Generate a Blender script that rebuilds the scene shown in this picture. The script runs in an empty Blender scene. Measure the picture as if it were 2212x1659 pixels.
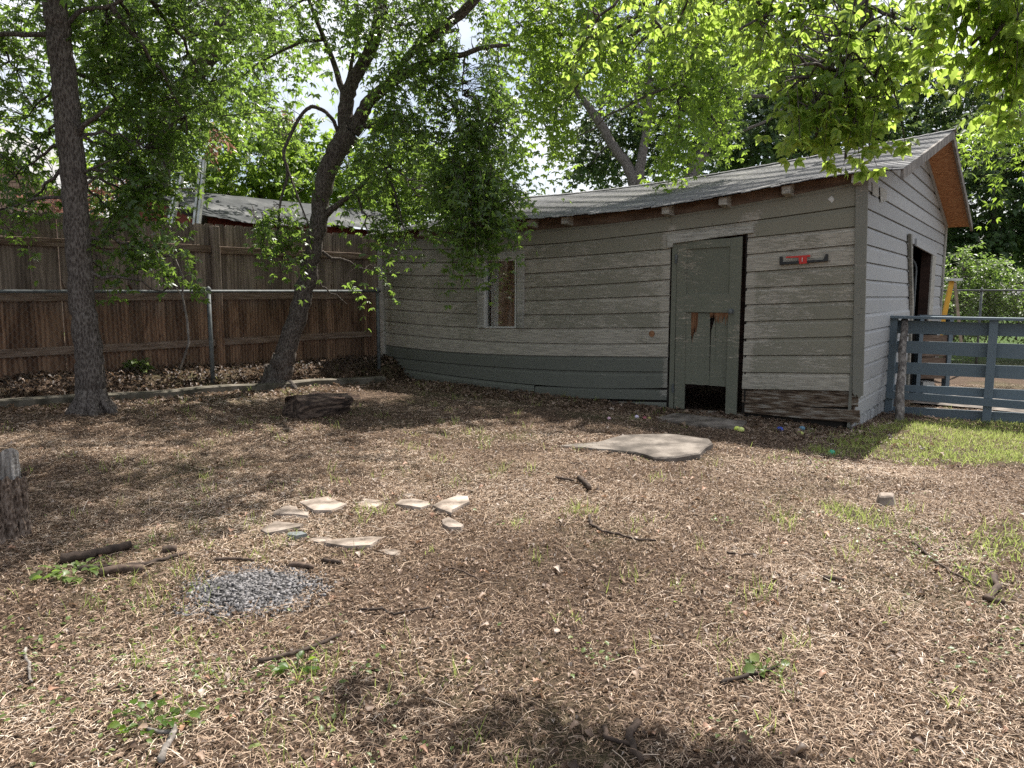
import bpy, math, random
import numpy as np
from mathutils import Matrix, Vector

random.seed(7); RS = np.random.RandomState(11)
sc = bpy.context.scene
C = sc.collection
# ------------------------------------------------------------ camera, sky, sun, exposure
EYE = np.array([0.0, 0.0, 1.4]); TH = math.radians(7.05); F = 1622.0; CX, CY = 1106.0, 829.5
cam = bpy.data.cameras.new('camera'); co = bpy.data.objects.new('camera', cam); C.objects.link(co)
co.location = EYE; co.rotation_euler = (math.radians(90) - TH, 0, 0)
cam.sensor_width = 36; cam.lens = 36 * F / 2212.0; cam.clip_start = 0.05; cam.clip_end = 1000
sc.camera = co
SUN_EL = math.radians(57); SUN_DIR = np.array([0.56, 0.828])
w = bpy.data.worlds.new('World'); sc.world = w; w.use_nodes = True
wn = w.node_tree; bg = wn.nodes['Background']
sky = wn.nodes.new('ShaderNodeTexSky'); sky.sky_type = 'NISHITA'; sky.sun_disc = False
sky.sun_elevation = SUN_EL; sky.sun_rotation = math.atan2(SUN_DIR[0], SUN_DIR[1])
sky.dust_density = 3.0; sky.air_density = 1.0; sky.ozone_density = 1.2
# broken white cloud over the blue
tcs = wn.nodes.new('ShaderNodeTexCoord'); ns = wn.nodes.new('ShaderNodeTexNoise')
mp = wn.nodes.new('ShaderNodeMapping'); mp.inputs['Scale'].default_value = (1, 1, 2.2); mp.inputs['Location'].default_value = (.35, .1, 0)
ns.inputs['Scale'].default_value = 2.4; ns.inputs['Detail'].default_value = 7
rp = wn.nodes.new('ShaderNodeValToRGB'); rp.color_ramp.elements[0].position = .40; rp.color_ramp.elements[1].position = .56
mx = wn.nodes.new('ShaderNodeMixRGB'); mx.inputs['Color2'].default_value = (7.0, 7.3, 7.8, 1)
wn.links.new(tcs.outputs['Generated'], mp.inputs['Vector']); wn.links.new(mp.outputs[0], ns.inputs['Vector'])
wn.links.new(ns.outputs['Fac'], rp.inputs[0]); wn.links.new(rp.outputs[0], mx.inputs['Fac'])
wn.links.new(sky.outputs[0], mx.inputs['Color1']); wn.links.new(mx.outputs[0], bg.inputs['Color'])
bg.inputs['Strength'].default_value = 0.078
sl = bpy.data.lights.new('sun', 'SUN'); sl.energy = 4.8; sl.angle = math.radians(.55); sl.color = (1, .955, .88)
so = bpy.data.objects.new('sun', sl); C.objects.link(so)
sd = Vector((SUN_DIR[0] * math.cos(SUN_EL), SUN_DIR[1] * math.cos(SUN_EL), math.sin(SUN_EL)))
so.rotation_euler = sd.to_track_quat('Z', 'Y').to_euler()
sc.view_settings.view_transform = 'Standard'; sc.view_settings.look = 'None'; sc.view_settings.gamma = 1
sc.view_settings.exposure = 1.10
sc.render.engine = 'CYCLES'
sc.cycles.max_bounces = 7; sc.cycles.diffuse_bounces = 4; sc.cycles.transparent_max_bounces = 8
sc.cycles.use_denoising = False
sc.cycles.caustics_reflective = False; sc.cycles.caustics_refractive = False

# ------------------------------------------------------------ photo geometry (D = photo pixels at width 2212)
def ray(x, y):
    a, b = (x - CX) / F, (CY - y) / F
    return np.array([a, math.cos(TH) + b * math.sin(TH), -math.sin(TH) + b * math.cos(TH)])
def at(x, y, Y):
    r = ray(x, y); return EYE + r * (Y / r[1])
FA = np.array([-5.37, 7.9]); FD = np.array([.642, .767]); FN = np.array([.767, -.642])
def ss(e0, e1, x):
    t = np.clip((x - e0) / (e1 - e0), 0, 1); return t * t * (3 - 2 * t)
def ground(X, Y, detail=True):
    X = np.asarray(X, float); Y = np.asarray(Y, float)
    Xc = np.clip(X, -9, 7.5); Yc = np.clip(Y, -2, 15)
    p = -1.177 - .0382 * Xc - .0205 * Yc
    wgt = ss(2.0, 6.5, Yc)
    g = 1.4 + (-1.40 * (1 - wgt) + p * wgt)
    d = (X - FA[0]) * FN[0] + (Y - FA[1]) * FN[1]
    k = (X - FA[0]) * FD[0] + (Y - FA[1]) * FD[1]
    bed = .47 - .022 * np.clip(k, -3, 6)
    m = (1 - ss(.05, .6, d)) * ss(-60, -20, k) * (1 - ss(5.2, 7.0, k))
    g = g * (1 - m) + bed * m
    if detail:
        g = g + .012 * np.sin(X * 3.1 + Y * 1.3) * np.sin(Y * 2.7 - X) + .006 * np.sin(X * 9 + 1) * np.sin(Y * 8.3)
    return g
def gnd(x, y):
    r = ray(x, y); t = 3.0
    for _ in range(60):
        P = EYE + r * t; dz = P[2] - float(ground(P[0], P[1])); t += dz / max(.02, -r[2]) * .7
        t = max(.5, min(t, 60))
    P = EYE + r * t; P[2] = float(ground(P[0], P[1])); return P
c4 = lambda x, y: ((x / 2.212) / 1.3562, (550 + y / 2.212) / 1.3562)
c5 = lambda x, y: ((1000 + x / 2.074) / 1.3562, (550 + y / 2.074) / 1.3562)
c6 = lambda x, y: ((1900 + x / 1.844) / 1.3562, (450 + y / 1.844) / 1.3562)
c7 = lambda x, y: ((2500 + x / 3.318) / 1.3562, (350 + y / 3.318) / 1.3562)
c8 = lambda x, y: ((2500 + x / 3.016) / 1.3562, (800 + y / 3.016) / 1.3562)
# the shed's own frame
SO = np.array([3.61, 7.96]); U = np.array([.814, -.5805]); V = np.array([.5805, .814])
def W(x, y, off=0.0):            # photo point -> (lx, lz) on the front wall
    r = ray(x, y); t = ((SO @ V) - off) / (r[:2] @ V)
    P = EYE + r * t; return np.array([(P[:2] - SO) @ U, P[2]])
def Gw(x, y, off=0.0):           # photo point -> (ly, lz) on the gable wall
    r = ray(x, y); t = ((SO @ U) + off) / (r[:2] @ U)
    P = EYE + r * t; return np.array([(P[:2] - SO) @ V, P[2]])

# ------------------------------------------------------------ object helpers
ROOTM = {}
def tag(o, label=None, cat=None, group=None, kind=None):
    if label: o['label'] = label
    if cat: o['category'] = cat
    if group: o['group'] = group
    if kind: o['kind'] = kind
    return o
def empty(name, loc, rz=0, **k):
    o = bpy.data.objects.new(name, None); C.objects.link(o); o.empty_display_size = .1
    o.location = loc; o.rotation_euler = (0, 0, rz)
    ROOTM[o.name] = Matrix.Translation(Vector(loc)) @ Matrix.Rotation(rz, 4, 'Z')
    return tag(o, **k)
def mesh(name, Vv, Ff, mat, parent=None, world=True, attrs=None, smooth=False, uv=None):
    Vv = np.asarray(Vv, np.float32).reshape(-1, 3)
    if parent is not None:
        M = ROOTM[parent.name]
        if world:
            Mi = np.array(M.inverted()); Vv = Vv @ Mi[:3, :3].T.astype(np.float32) + Mi[:3, 3].astype(np.float32)
    me = bpy.data.meshes.new(name)
    if isinstance(Ff, np.ndarray):
        n, k = Ff.shape
        me.vertices.add(len(Vv)); me.vertices.foreach_set('co', Vv.ravel())
        me.loops.add(n * k); me.loops.foreach_set('vertex_index', Ff.astype(np.int32).ravel())
        me.polygons.add(n); me.polygons.foreach_set('loop_start', np.arange(0, n * k, k, dtype=np.int32))
        me.polygons.foreach_set('loop_total', np.full(n, k, np.int32))
        me.update(calc_edges=True)
    else:
        me.from_pydata([tuple(map(float, v)) for v in Vv], [], Ff); me.update()
    for an, av in (attrs or {}).items():
        a = me.attributes.new(an, 'FLOAT', 'POINT'); a.data.foreach_set('value', np.asarray(av, np.float32))
    if smooth: me.polygons.foreach_set('use_smooth', np.ones(len(me.polygons), bool))
    o = bpy.data.objects.new(name, me); C.objects.link(o)
    if mat: me.materials.append(mat)
    if parent is not None:
        o.parent = parent; ROOTM[o.name] = ROOTM[parent.name]
    return o
class MB:
    def __init__(s): s.v = []; s.f = []; s.r = []; s.w = []
    def add(s, vs, fs, r=.5, wv=None):
        n = len(s.v); s.v += [tuple(map(float, v)) for v in vs]; s.f += [tuple(i + n for i in f) for f in fs]
        s.r += [r] * len(vs); s.w += (list(wv) if wv is not None else [0.0] * len(vs))
    def box(s, x0, x1, y0, y1, z0, z1, r=None):
        s.add([(x0, y0, z0), (x1, y0, z0), (x1, y1, z0), (x0, y1, z0), (x0, y0, z1), (x1, y0, z1), (x1, y1, z1), (x0, y1, z1)],
              [(0, 3, 2, 1), (4, 5, 6, 7), (0, 1, 5, 4), (1, 2, 6, 5), (2, 3, 7, 6), (3, 0, 4, 7)], random.random() if r is None else r)
    def hexa(s, P, r=None):      # 8 points: bottom ring then top ring
        s.add(P, [(0, 3, 2, 1), (4, 5, 6, 7), (0, 1, 5, 4), (1, 2, 6, 5), (2, 3, 7, 6), (3, 0, 4, 7)], random.random() if r is None else r)
    def bar(s, p, q, wd, th, up=(0, 0, 1), r=None):   # rectangular bar from p to q
        p, q, up = map(lambda a: np.array(a, float), (p, q, up)); d = q - p; d /= np.linalg.norm(d)
        a = np.cross(d, up); a /= np.linalg.norm(a); b = np.cross(a, d)
        P = [p + a * i * wd / 2 + b * j * th / 2 for i, j in ((-1, -1), (1, -1), (1, 1), (-1, 1))]
        Q = [x + (q - p) for x in P]; s.hexa(P + Q, r)
    def prism(s, poly, y0, y1, r=None):   # poly of (x,z), extruded along y
        n = len(poly); vs = [(x, y0, z) for x, z in poly] + [(x, y1, z) for x, z in poly]
        fs = [tuple(range(n)), tuple(range(2 * n - 1, n - 1, -1))] + [(i, i + n, (i + 1) % n + n, (i + 1) % n) for i in range(n)]
        s.add(vs, fs, random.random() if r is None else r)
    def tube(s, pts, rad, n=8, r=.5, cap=True, jit=0):
        pts = [np.array(p, float) for p in pts]; m = len(pts)
        if np.isscalar(rad): rad = [rad] * m
        vs = []; a = None
        for i, p in enumerate(pts):
            d = pts[min(i + 1, m - 1)] - pts[max(i - 1, 0)]; d = d / (np.linalg.norm(d) + 1e-9)
            if a is None:
                a = np.cross(d, (0, 0, 1.0) if abs(d[2]) < .9 else (1.0, 0, 0))
            a = a - d * (a @ d); a /= np.linalg.norm(a); b = np.cross(d, a)
            for k in range(n):
                t = 2 * math.pi * k / n; q = rad[i] * (1 + (random.uniform(-jit, jit) if jit else 0))
                vs.append(p + q * (a * math.cos(t) + b * math.sin(t)))
        fs = [(i * n + k, i * n + (k + 1) % n, (i + 1) * n + (k + 1) % n, (i + 1) * n + k) for i in range(m - 1) for k in range(n)]
        if cap: fs += [tuple(range(n - 1, -1, -1)), tuple(range((m - 1) * n, m * n))]
        s.add(vs, fs, r)
    def build(s, name, mat, parent=None, world=True, smooth=False, bevel=0):
        o = mesh(name, s.v, s.f, mat, parent, world, dict(rnd=s.r, wear=s.w), smooth)
        if bevel:
            b = o.modifiers.new('bevel', 'BEVEL'); b.width = bevel; b.segments = 1; b.limit_method = 'ANGLE'
        return o

# ------------------------------------------------------------ materials
def nt(name):
    m = bpy.data.materials.new(name); m.use_nodes = True; t = m.node_tree
    return m, t, t.nodes['Principled BSDF'], (lambda k: t.nodes.new('ShaderNode' + k)), t.links.new
def ramp(t, fac, stops):
    r = t.nodes.new('ShaderNodeValToRGB'); e = r.color_ramp.elements
    while len(e) < len(stops): e.new(.5)
    for i, (p, c) in enumerate(stops): e[i].position = p; e[i].color = (*c, 1) if len(c) == 3 else c
    t.links.new(fac, r.inputs[0]); return r.outputs[0]
def noise(t, co, scale, detail=5, stretch=(1, 1, 1), rough=.55, dist=0):
    m = t.nodes.new('ShaderNodeMapping'); m.inputs['Scale'].default_value = stretch
    n = t.nodes.new('ShaderNodeTexNoise'); n.inputs['Scale'].default_value = scale; n.inputs['Detail'].default_value = detail
    n.inputs['Roughness'].default_value = rough; n.inputs['Distortion'].default_value = dist
    t.links.new(co, m.inputs[0]); t.links.new(m.outputs[0], n.inputs['Vector']); return n.outputs['Fac']
def mix(t, f, a, b, mode='MIX'):
    m = t.nodes.new('ShaderNodeMixRGB'); m.blend_type = mode
    for s, v in ((m.inputs[0], f), (m.inputs[1], a), (m.inputs[2], b)):
        if isinstance(v, (int, float)): s.default_value = v
        elif isinstance(v, tuple): s.default_value = (*v, 1)
        else: t.links.new(v, s)
    return m.outputs[0]
def mth(t, op, a, b=0.0):
    m = t.nodes.new('ShaderNodeMath'); m.operation = op
    for s, v in ((m.inputs[0], a), (m.inputs[1], b)):
        if isinstance(v, (int, float)): s.default_value = v
        else: t.links.new(v, s)
    return m.outputs[0]
def attr(t, n):
    a = t.nodes.new('ShaderNodeAttribute'); a.attribute_name = n; return a.outputs['Fac']
def objco(t): return t.nodes.new('ShaderNodeTexCoord').outputs['Object']
def bump(t, p, h, st, dist=.01):
    b = t.nodes.new('ShaderNodeBump'); b.inputs['Strength'].default_value = st; b.inputs['Distance'].default_value = dist
    t.links.new(h, b.inputs['Height']); t.links.new(b.outputs[0], p.inputs['Normal'])
def nm(name, stops, scale=5, stretch=(1, 1, 1), rough=.85, bmp=.5, bscale=20, bdist=.01, metal=0, spec=.3, rnd=0.0, detail=6):
    m, t, p, N, L = nt(name); co = objco(t)
    f = noise(t, co, scale, detail, stretch)
    col = ramp(t, f, stops)
    if rnd:
        v = mth(t, 'MULTIPLY_ADD', attr(t, 'rnd'), rnd); t.nodes[-1].inputs[2].default_value = 1 - rnd / 2
        cmb = N('CombineColor'); [L(v, cmb.inputs[i]) for i in range(3)]
        col = mix(t, 1.0, col, cmb.outputs[0], 'MULTIPLY')
    L(col, p.inputs['Base Color']); p.inputs['Roughness'].default_value = rough
    p.inputs['Metallic'].default_value = metal; p.inputs['Specular IOR Level'].default_value = spec
    if bmp: bump(t, p, noise(t, co, bscale, 6, stretch), bmp, bdist)
    return m
def paint(name, base, base2, bare, thr=.62, dirt=(.05, .045, .04)):
    """old paint on boards: peels by noise stretched along the board, more where 'wear' is high"""
    m, t, p, N, L = nt(name); co = objco(t)
    big = noise(t, co, .9, 3, (1, 1, 1.6)); fine = noise(t, co, 7, 10, (.8, .8, 4.5), .8, .5); grain = noise(t, co, 16, 6, (.35, .35, 9))
    blot = noise(t, co, 30, 8, (1, 1, 2.2), .75)
    s = mth(t, 'ADD', mth(t, 'MULTIPLY', fine, .62), mth(t, 'MULTIPLY', big, .42))
    s = mth(t, 'ADD', s, mth(t, 'MULTIPLY', blot, .30)); s = mth(t, 'SUBTRACT', s, .06)
    s = mth(t, 'ADD', s, mth(t, 'MULTIPLY', mth(t, 'SUBTRACT', attr(t, 'wear'), .45), .24))
    msk = ramp(t, s, [(thr - .01, (0, 0, 0)), (thr + .05, (1, 1, 1))])
    pc = mix(t, noise(t, co, 3, 5, (1, 1, 3)), base, base2)
    pc = mix(t, mth(t, 'MULTIPLY', attr(t, 'rnd'), .45), pc, tuple(c * .72 for c in base))
    bc = mix(t, ramp(t, grain, [(.38, (0, 0, 0)), (.62, (1, 1, 1))]), tuple(c * .55 for c in bare), bare)
    col = mix(t, msk, pc, bc)
    col = mix(t, ramp(t, noise(t, co, 26, 3, (.5, .5, 1.5)), [(.70, (0, 0, 0)), (.76, (1, 1, 1))]), col, dirt)
    L(col, p.inputs['Base Color']); p.inputs['Roughness'].default_value = .72; p.inputs['Specular IOR Level'].default_value = .25
    h = mth(t, 'ADD', mth(t, 'MULTIPLY', msk, -.5), mth(t, 'MULTIPLY', grain, .7))
    bump(t, p, h, .55, .006); return m
def leafmat(name, stops, trans, tf=.45, rough=.42, spec=.45):
    m, t, p, N, L = nt(name)
    col = ramp(t, attr(t, 'rnd'), stops); L(col, p.inputs['Base Color'])
    p.inputs['Roughness'].default_value = rough; p.inputs['Specular IOR Level'].default_value = spec
    tr = N('BsdfTranslucent'); L(mix(t, 1.0, mix(t, .5, col, (1, 1, 1)), trans, 'MULTIPLY'), tr.inputs['Color'])
    ms = N('MixShader'); ms.inputs[0].default_value = tf
    L(p.outputs[0], ms.inputs[1]); L(tr.outputs[0], ms.inputs[2]); L(ms.outputs[0], t.nodes['Material Output'].inputs['Surface'])
    return m
M = {}
M['siding'] = paint('siding_paint', (.215, .203, .155), (.245, .23, .182), (.42, .385, .32), .65)
M['siding_dark'] = paint('siding_dark_paint', (.125, .130, .108), (.16, .162, .137), (.31, .295, .25), .66)
M['gable'] = paint('gable_paint_skylit', (.34, .34, .34), (.41, .41, .40), (.26, .245, .225), .72)  # whiter paint than the siding, with sky light put into the colour too
M['trim'] = paint('trim_paint', (.15, .15, .125), (.21, .20, .17), (.36, .33, .28), .57)
M['trimraw'] = paint('bare_trim', (.19, .185, .155), (.24, .23, .20), (.44, .42, .37), .43)
M['door'] = paint('door_paint', (.138, .142, .108), (.165, .168, .13), (.44, .39, .31), .625)
M['frieze'] = nm('frieze_board', [(.35, (.075, .048, .034)), (.65, (.17, .12, .088))], 3, (1, 1, 5), rnd=.3)
M['rawwood'] = nm('split_wood', [(.35, (.13, .055, .025)), (.65, (.32, .165, .085))], 8, (5, 5, .6))
M['rot'] = nm('rotten_timber', [(.36, (.03, .018, .012)), (.5, (.13, .09, .06)), (.66, (.30, .27, .23))], 7, (.7, .7, 6), bmp=1, bdist=.02)
M['interior'] = nm('shaded_interior_boards', [(.3, (.022, .012, .009)), (.7, (.05, .026, .018))], 2, (1, 1, 6))  # shade of the shed's inside is put into this board colour
M['osb'] = nm('strand_board', [(.33, (.20, .075, .03)), (.5, (.42, .19, .085)), (.68, (.58, .33, .17))], 16, (1, 3.2, 1), rough=.8, bmp=.3)
M['fence'] = None
M['black'] = nm('black_plastic', [(.3, (.012, .012, .013)), (.7, (.03, .03, .03))], 8, bmp=0, rough=.4)
M['red'] = nm('red_plastic', [(.3, (.42, .02, .015)), (.7, (.55, .04, .03))], 8, bmp=0, rough=.35)
M['galv'] = nm('galvanised_steel', [(.3, (.07, .078, .078)), (.7, (.16, .17, .17))], 12, rough=.65, bmp=.1, metal=.2)
M['wire'] = nm('rusty_wire', [(.3, (.07, .06, .052)), (.7, (.17, .15, .13))], 12, rough=.6, bmp=0, metal=.3)
M['kerb'] = nm('mossy_concrete', [(.32, (.035, .032, .022)), (.5, (.10, .088, .066)), (.7, (.19, .165, .135))], 6, rough=.95, bmp=1, bscale=25, detail=9)
M['alu'] = nm('aluminium', [(.3, (.35, .35, .34)), (.7, (.55, .55, .53))], 10, (1, 1, 1), rough=.4, bmp=.1, metal=.8)
M['concrete'] = nm('old_concrete', [(.34, (.05, .041, .033)), (.5, (.125, .105, .088)), (.66, (.22, .19, .162))], 5, rough=.9, bmp=.8, bscale=35, detail=9)
M['stone'] = nm('flagstone', [(.36, (.10, .078, .06)), (.5, (.24, .195, .16)), (.64, (.37, .31, .26))], 7, rough=.9, bmp=.6, bscale=22, rnd=.3, detail=8)
M['gravel'] = nm('gravel', [(.3, (.07, .067, .067)), (.7, (.17, .16, .16))], 30, rough=.8, bmp=.2, rnd=1.9)
M['bluepaint'] = paint('blue_paint', (.125, .162, .190), (.155, .190, .212), (.24, .235, .23), .665)
M['deadwood'] = nm('dead_wood', [(.38, (.02, .013, .01)), (.5, (.065, .044, .033)), (.66, (.16, .115, .085))], 7, (1, 5, 5), bmp=1, bscale=14, bdist=.02)
M['stick'] = nm('fallen_stick', [(.35, (.03, .02, .015)), (.65, (.09, .062, .046))], 20, bmp=.6, rnd=.9)
M['greypole'] = nm('grey_pole', [(.36, (.09, .078, .068)), (.5, (.17, .15, .135)), (.66, (.33, .30, .26))], 9, (3, 3, .7), bmp=.7)
M['whitepaint'] = nm('white_vinyl', [(.3, (.46, .45, .42)), (.7, (.58, .57, .53))], 4, bmp=0, rough=.5)
M['tan'] = nm('tan_board', [(.3, (.24, .14, .085)), (.7, (.32, .20, .125))], 2, (1, 1, .4), bmp=.1)
M['dark'] = nm('near_black', [(.3, (.01, .008, .006)), (.7, (.025, .02, .016))], 4)

def wood_fence_mat():
    m, t, p, N, L = nt('cedar_picket'); co = objco(t)
    g = noise(t, co, 9, 7, (1, 1, .16), .6, 1.2)
    knot = noise(t, co, 3.2, 2, (2.2, 2.2, 1.2), .5, .8)
    off = N('CombineXYZ'); L(mth(t, 'MULTIPLY', attr(t, 'rnd'), 37.0), off.inputs[2])
    va = N('VectorMath'); L(co, va.inputs[0]); L(off.outputs[0], va.inputs[1])
    wv = N('TexWave'); wv.bands_direction = 'X'; wv.inputs['Scale'].default_value = 5; wv.inputs['Distortion'].default_value = 9
    wv.inputs['Detail'].default_value = 3; wv.inputs['Detail Scale'].default_value = .5
    mm = N('Mapping'); mm.inputs['Scale'].default_value = (1.4, 1.4, .35); L(va.outputs[0], mm.inputs[0]); L(mm.outputs[0], wv.inputs['Vector'])
    gg = mth(t, 'ADD', mth(t, 'MULTIPLY', g, .84), mth(t, 'MULTIPLY', wv.outputs['Fac'], .16))
    col = ramp(t, gg, [(.30, (.055, .029, .018)), (.46, (.125, .070, .043)), (.62, (.22, .135, .085))])
    grey = ramp(t, gg, [(.30, (.095, .075, .06)), (.66, (.25, .205, .17))])
    sp = N('SeparateXYZ'); L(co, sp.inputs[0])
    gm = mth(t, 'ADD', mth(t, 'MULTIPLY', mth(t, 'SUBTRACT', sp.outputs[2], 1.15), 1.6), mth(t, 'MULTIPLY', noise(t, co, 5, 3, (1, 1, .3)), .8))
    gm = ramp(t, gm, [(.35, (0, 0, 0)), (.95, (.9, .9, .9))])
    col = mix(t, gm, col, grey)
    v = mth(t, 'MULTIPLY_ADD', attr(t, 'rnd'), .8); t.nodes[-1].inputs[2].default_value = .6
    cmb = N('CombineColor'); [L(v, cmb.inputs[i]) for i in range(3)]
    col = mix(t, 1.0, col, cmb.outputs[0], 'MULTIPLY')
    col = mix(t, ramp(t, knot, [(.70, (0, 0, 0)), (.735, (1, 1, 1))]), col, (.05, .022, .012))
    L(col, p.inputs['Base Color']); p.inputs['Roughness'].default_value = .85; p.inputs['Specular IOR Level'].default_value = .2
    bump(t, p, gg, .5, .005); return m
M['fence'] = wood_fence_mat()
M['rail'] = nm('fence_rail_wood', [(.35, (.10, .064, .044)), (.52, (.17, .118, .086)), (.68, (.25, .19, .15))], 9, (.5, .5, 5), bmp=.5)
def bark(name, stops, moss=0):
    m, t, p, N, L = nt(name); co = objco(t)
    n1 = noise(t, co, 55, 9, (1, 1, .22), .75, .3); n2 = noise(t, co, 3.5, 4)
    vo = N('TexVoronoi'); vo.inputs['Scale'].default_value = 70; mm = N('Mapping'); mm.inputs['Scale'].default_value = (1, 1, .35)
    L(co, mm.inputs[0]); L(mm.outputs[0], vo.inputs['Vector'])
    h = mth(t, 'ADD', mth(t, 'MULTIPLY', n1, .7), mth(t, 'MULTIPLY', vo.outputs['Distance'], .5))
    col = ramp(t, h, stops)
    col = mix(t, ramp(t, noise(t, co, 7, 4, (1, 1, 2.2)), [(.70, (0, 0, 0)), (.73, (1, 1, 1))]), col, (.22, .21, .19))
    L(col, p.inputs['Base Color']); p.inputs['Roughness'].default_value = .92; p.inputs['Specular IOR Level'].default_value = .15
    bump(t, p, h, .9, .02); return m
M['bark'] = bark('dark_bark', [(.35, (.028, .022, .019)), (.55, (.075, .062, .054)), (.75, (.15, .13, .115))])
M['bark2'] = bark('grey_bark', [(.35, (.05, .042, .038)), (.55, (.12, .105, .097)), (.75, (.23, .21, .195))])
M['leaf_a'] = leafmat('maple_leaf', [(0, (.03, .055, .014)), (.5, (.055, .098, .02)), (.92, (.09, .145, .028)), (1, (.20, .20, .04))], (.54, .80, .14), .48, .34, .6)
M['leaf_b'] = leafmat('backlit_leaf', [(0, (.035, .075, .012)), (.6, (.065, .13, .018)), (1, (.11, .18, .03))], (.62, .85, .12), .55)
M['leaf_c'] = leafmat('far_leaf', [(0, (.018, .042, .012)), (.6, (.035, .075, .02)), (1, (.06, .105, .032))], (.36, .50, .14), .34, .5)
M['leaf_near'] = leafmat('near_leaf', [(0, (.045, .095, .014)), (.6, (.085, .16, .022)), (1, (.15, .23, .04))], (.80, 1.0, .20), .60)
M['leaf_red'] = leafmat('dead_red_leaf', [(0, (.22, .07, .045)), (.6, (.36, .14, .09)), (1, (.45, .26, .19))], (.8, .5, .4), .3)
M['weed'] = leafmat('weed_leaf', [(0, (.06, .095, .025)), (.6, (.12, .165, .045)), (1, (.22, .25, .09))], (.5, .75, .15), .4)
M['grass'] = leafmat('grass_blade', [(0, (.12, .16, .035)), (.6, (.24, .30, .07)), (1, (.44, .42, .19))], (.75, .85, .3), .45, .6, .2)
M['straw'] = leafmat('dry_straw', [(0, (.05, .032, .022)), (.22, (.14, .090, .060)), (.45, (.32, .225, .155)), (.75, (.50, .385, .285)), (1, (.70, .60, .50))], (.9, .7, .5), .12, .7, .2)
M['deadleaf'] = leafmat('dead_leaf', [(0, (.035, .021, .014)), (.4, (.12, .076, .05)), (.75, (.26, .18, .13)), (.93, (.40, .34, .29)), (1, (.30, .13, .06))], (.8, .55, .35), .12, .55, .35)

def ground_mat():
    m, t, p, N, L = nt('yard_soil'); co = objco(t)
    a = noise(t, co, 3, 6); b = noise(t, co, 60, 8, (1, 1, 1), .7); c = noise(t, co, .7, 3)
    col = ramp(t, b, [(.32, (.028, .018, .013)), (.5, (.095, .064, .045)), (.68, (.22, .16, .115))])
    col2 = ramp(t, b, [(.32, (.03, .032, .014)), (.5, (.085, .085, .04)), (.7, (.18, .16, .09))])
    col = mix(t, ramp(t, c, [(.50, (0, 0, 0)), (.66, (.75, .75, .75))]), col, col2)
    col = mix(t, ramp(t, a, [(.35, (.45, .45, .45)), (.6, (0, 0, 0))]), col, (.05, .035, .026))
    sp = N('SeparateXYZ'); L(co, sp.inputs[0])
    far = ramp(t, mth(t, 'DIVIDE', sp.outputs[1], 60.0), [(.27, (0, 0, 0)), (.33, (1, 1, 1))])
    col = mix(t, far, col, (.06, .10, .025))
    L(col, p.inputs['Base Color']); p.inputs['Roughness'].default_value = .95; p.inputs['Specular IOR Level'].default_value = .1
    bump(t, p, b, .9, .03); return m
M['soil'] = ground_mat()
def shingle_mat():
    m, t, p, N, L = nt('asphalt_shingle'); co = objco(t)
    br = N('TexBrick'); br.inputs['Scale'].default_value = 1; br.inputs['Brick Width'].default_value = .30; br.inputs['Row Height'].default_value = .1475
    br.inputs['Mortar Size'].default_value = .006; br.inputs['Color1'].default_value = (.22, .22, .225, 1); br.inputs['Color2'].default_value = (.31, .305, .30, 1)
    br.inputs['Mortar'].default_value = (.07, .068, .065, 1)
    L(co, br.inputs['Vector'])
    g = noise(t, co, 90, 4); s = noise(t, co, 1.6, 5, (1, 2, 1))
    col = mix(t, ramp(t, g, [(.35, (.7, .7, .7)), (.65, (0, 0, 0))]), br.outputs['Color'], (.13, .128, .125))
    col = mix(t, ramp(t, s, [(.50, (0, 0, 0)), (.7, (.7, .7, .7))]), col, (.40, .385, .36))
    L(col, p.inputs['Base Color']); p.inputs['Roughness'].default_value = .9
    bump(t, p, g, .5, .004); return m
M['shingle'] = shingle_mat()
M['feltroof'] = nm('rolled_roofing', [(.35, (.02, .022, .024)), (.52, (.05, .053, .055)), (.66, (.12, .12, .12))], 2.5, (1, 1, 1), bmp=.3)
M['redwood'] = nm('red_board_wall', [(.3, (.12, .028, .018)), (.7, (.22, .06, .035))], 3, (1, 1, 5))
def glass_mat():
    m, t, p, N, L = nt('window_glass'); p.inputs['Base Color'].default_value = (.9, .95, .93, 1); p.inputs['Roughness'].default_value = .04
    tb = N('BsdfTransparent'); ms = N('MixShader'); fr = N('Fresnel'); L(fr.outputs[0], ms.inputs[0]); L(tb.outputs[0], ms.inputs[1]); L(p.outputs[0], ms.inputs[2]); p.inputs['Metallic'].default_value = 1; L(ms.outputs[0], t.nodes['Material Output'].inputs['Surface']); return m
M['glass'] = glass_mat()


# ------------------------------------------------------------ ground
def axis(lo, hi, step, far_lo, far_hi):
    a = list(np.arange(lo, hi + 1e-6, step)); s = step
    while a[-1] < far_hi: s *= 1.35; a.append(min(a[-1] + s, far_hi))
    s = step
    while a[0] > far_lo: s *= 1.35; a.insert(0, max(a[0] - s, far_lo))
    return np.array(a)
gx = axis(-9, 9, .05, -220, 220); gy = axis(1.2, 14, .05, -60, 320)
GX, GY = np.meshgrid(gx, gy); GZ = ground(GX, GY)
GZ += RS.normal(0, .006, GZ.shape) * ((GX > -9) & (GX < 9) & (GY < 14))
nx, ny = len(gx), len(gy)
idx = np.arange(nx * ny).reshape(ny, nx)
gf = np.stack([idx[:-1, :-1], idx[:-1, 1:], idx[1:, 1:], idx[1:, :-1]], -1).reshape(-1, 4)
g = mesh('ground', np.stack([GX, GY, GZ], -1), gf, M['soil'], smooth=True); tag(g, kind='structure')
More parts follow.
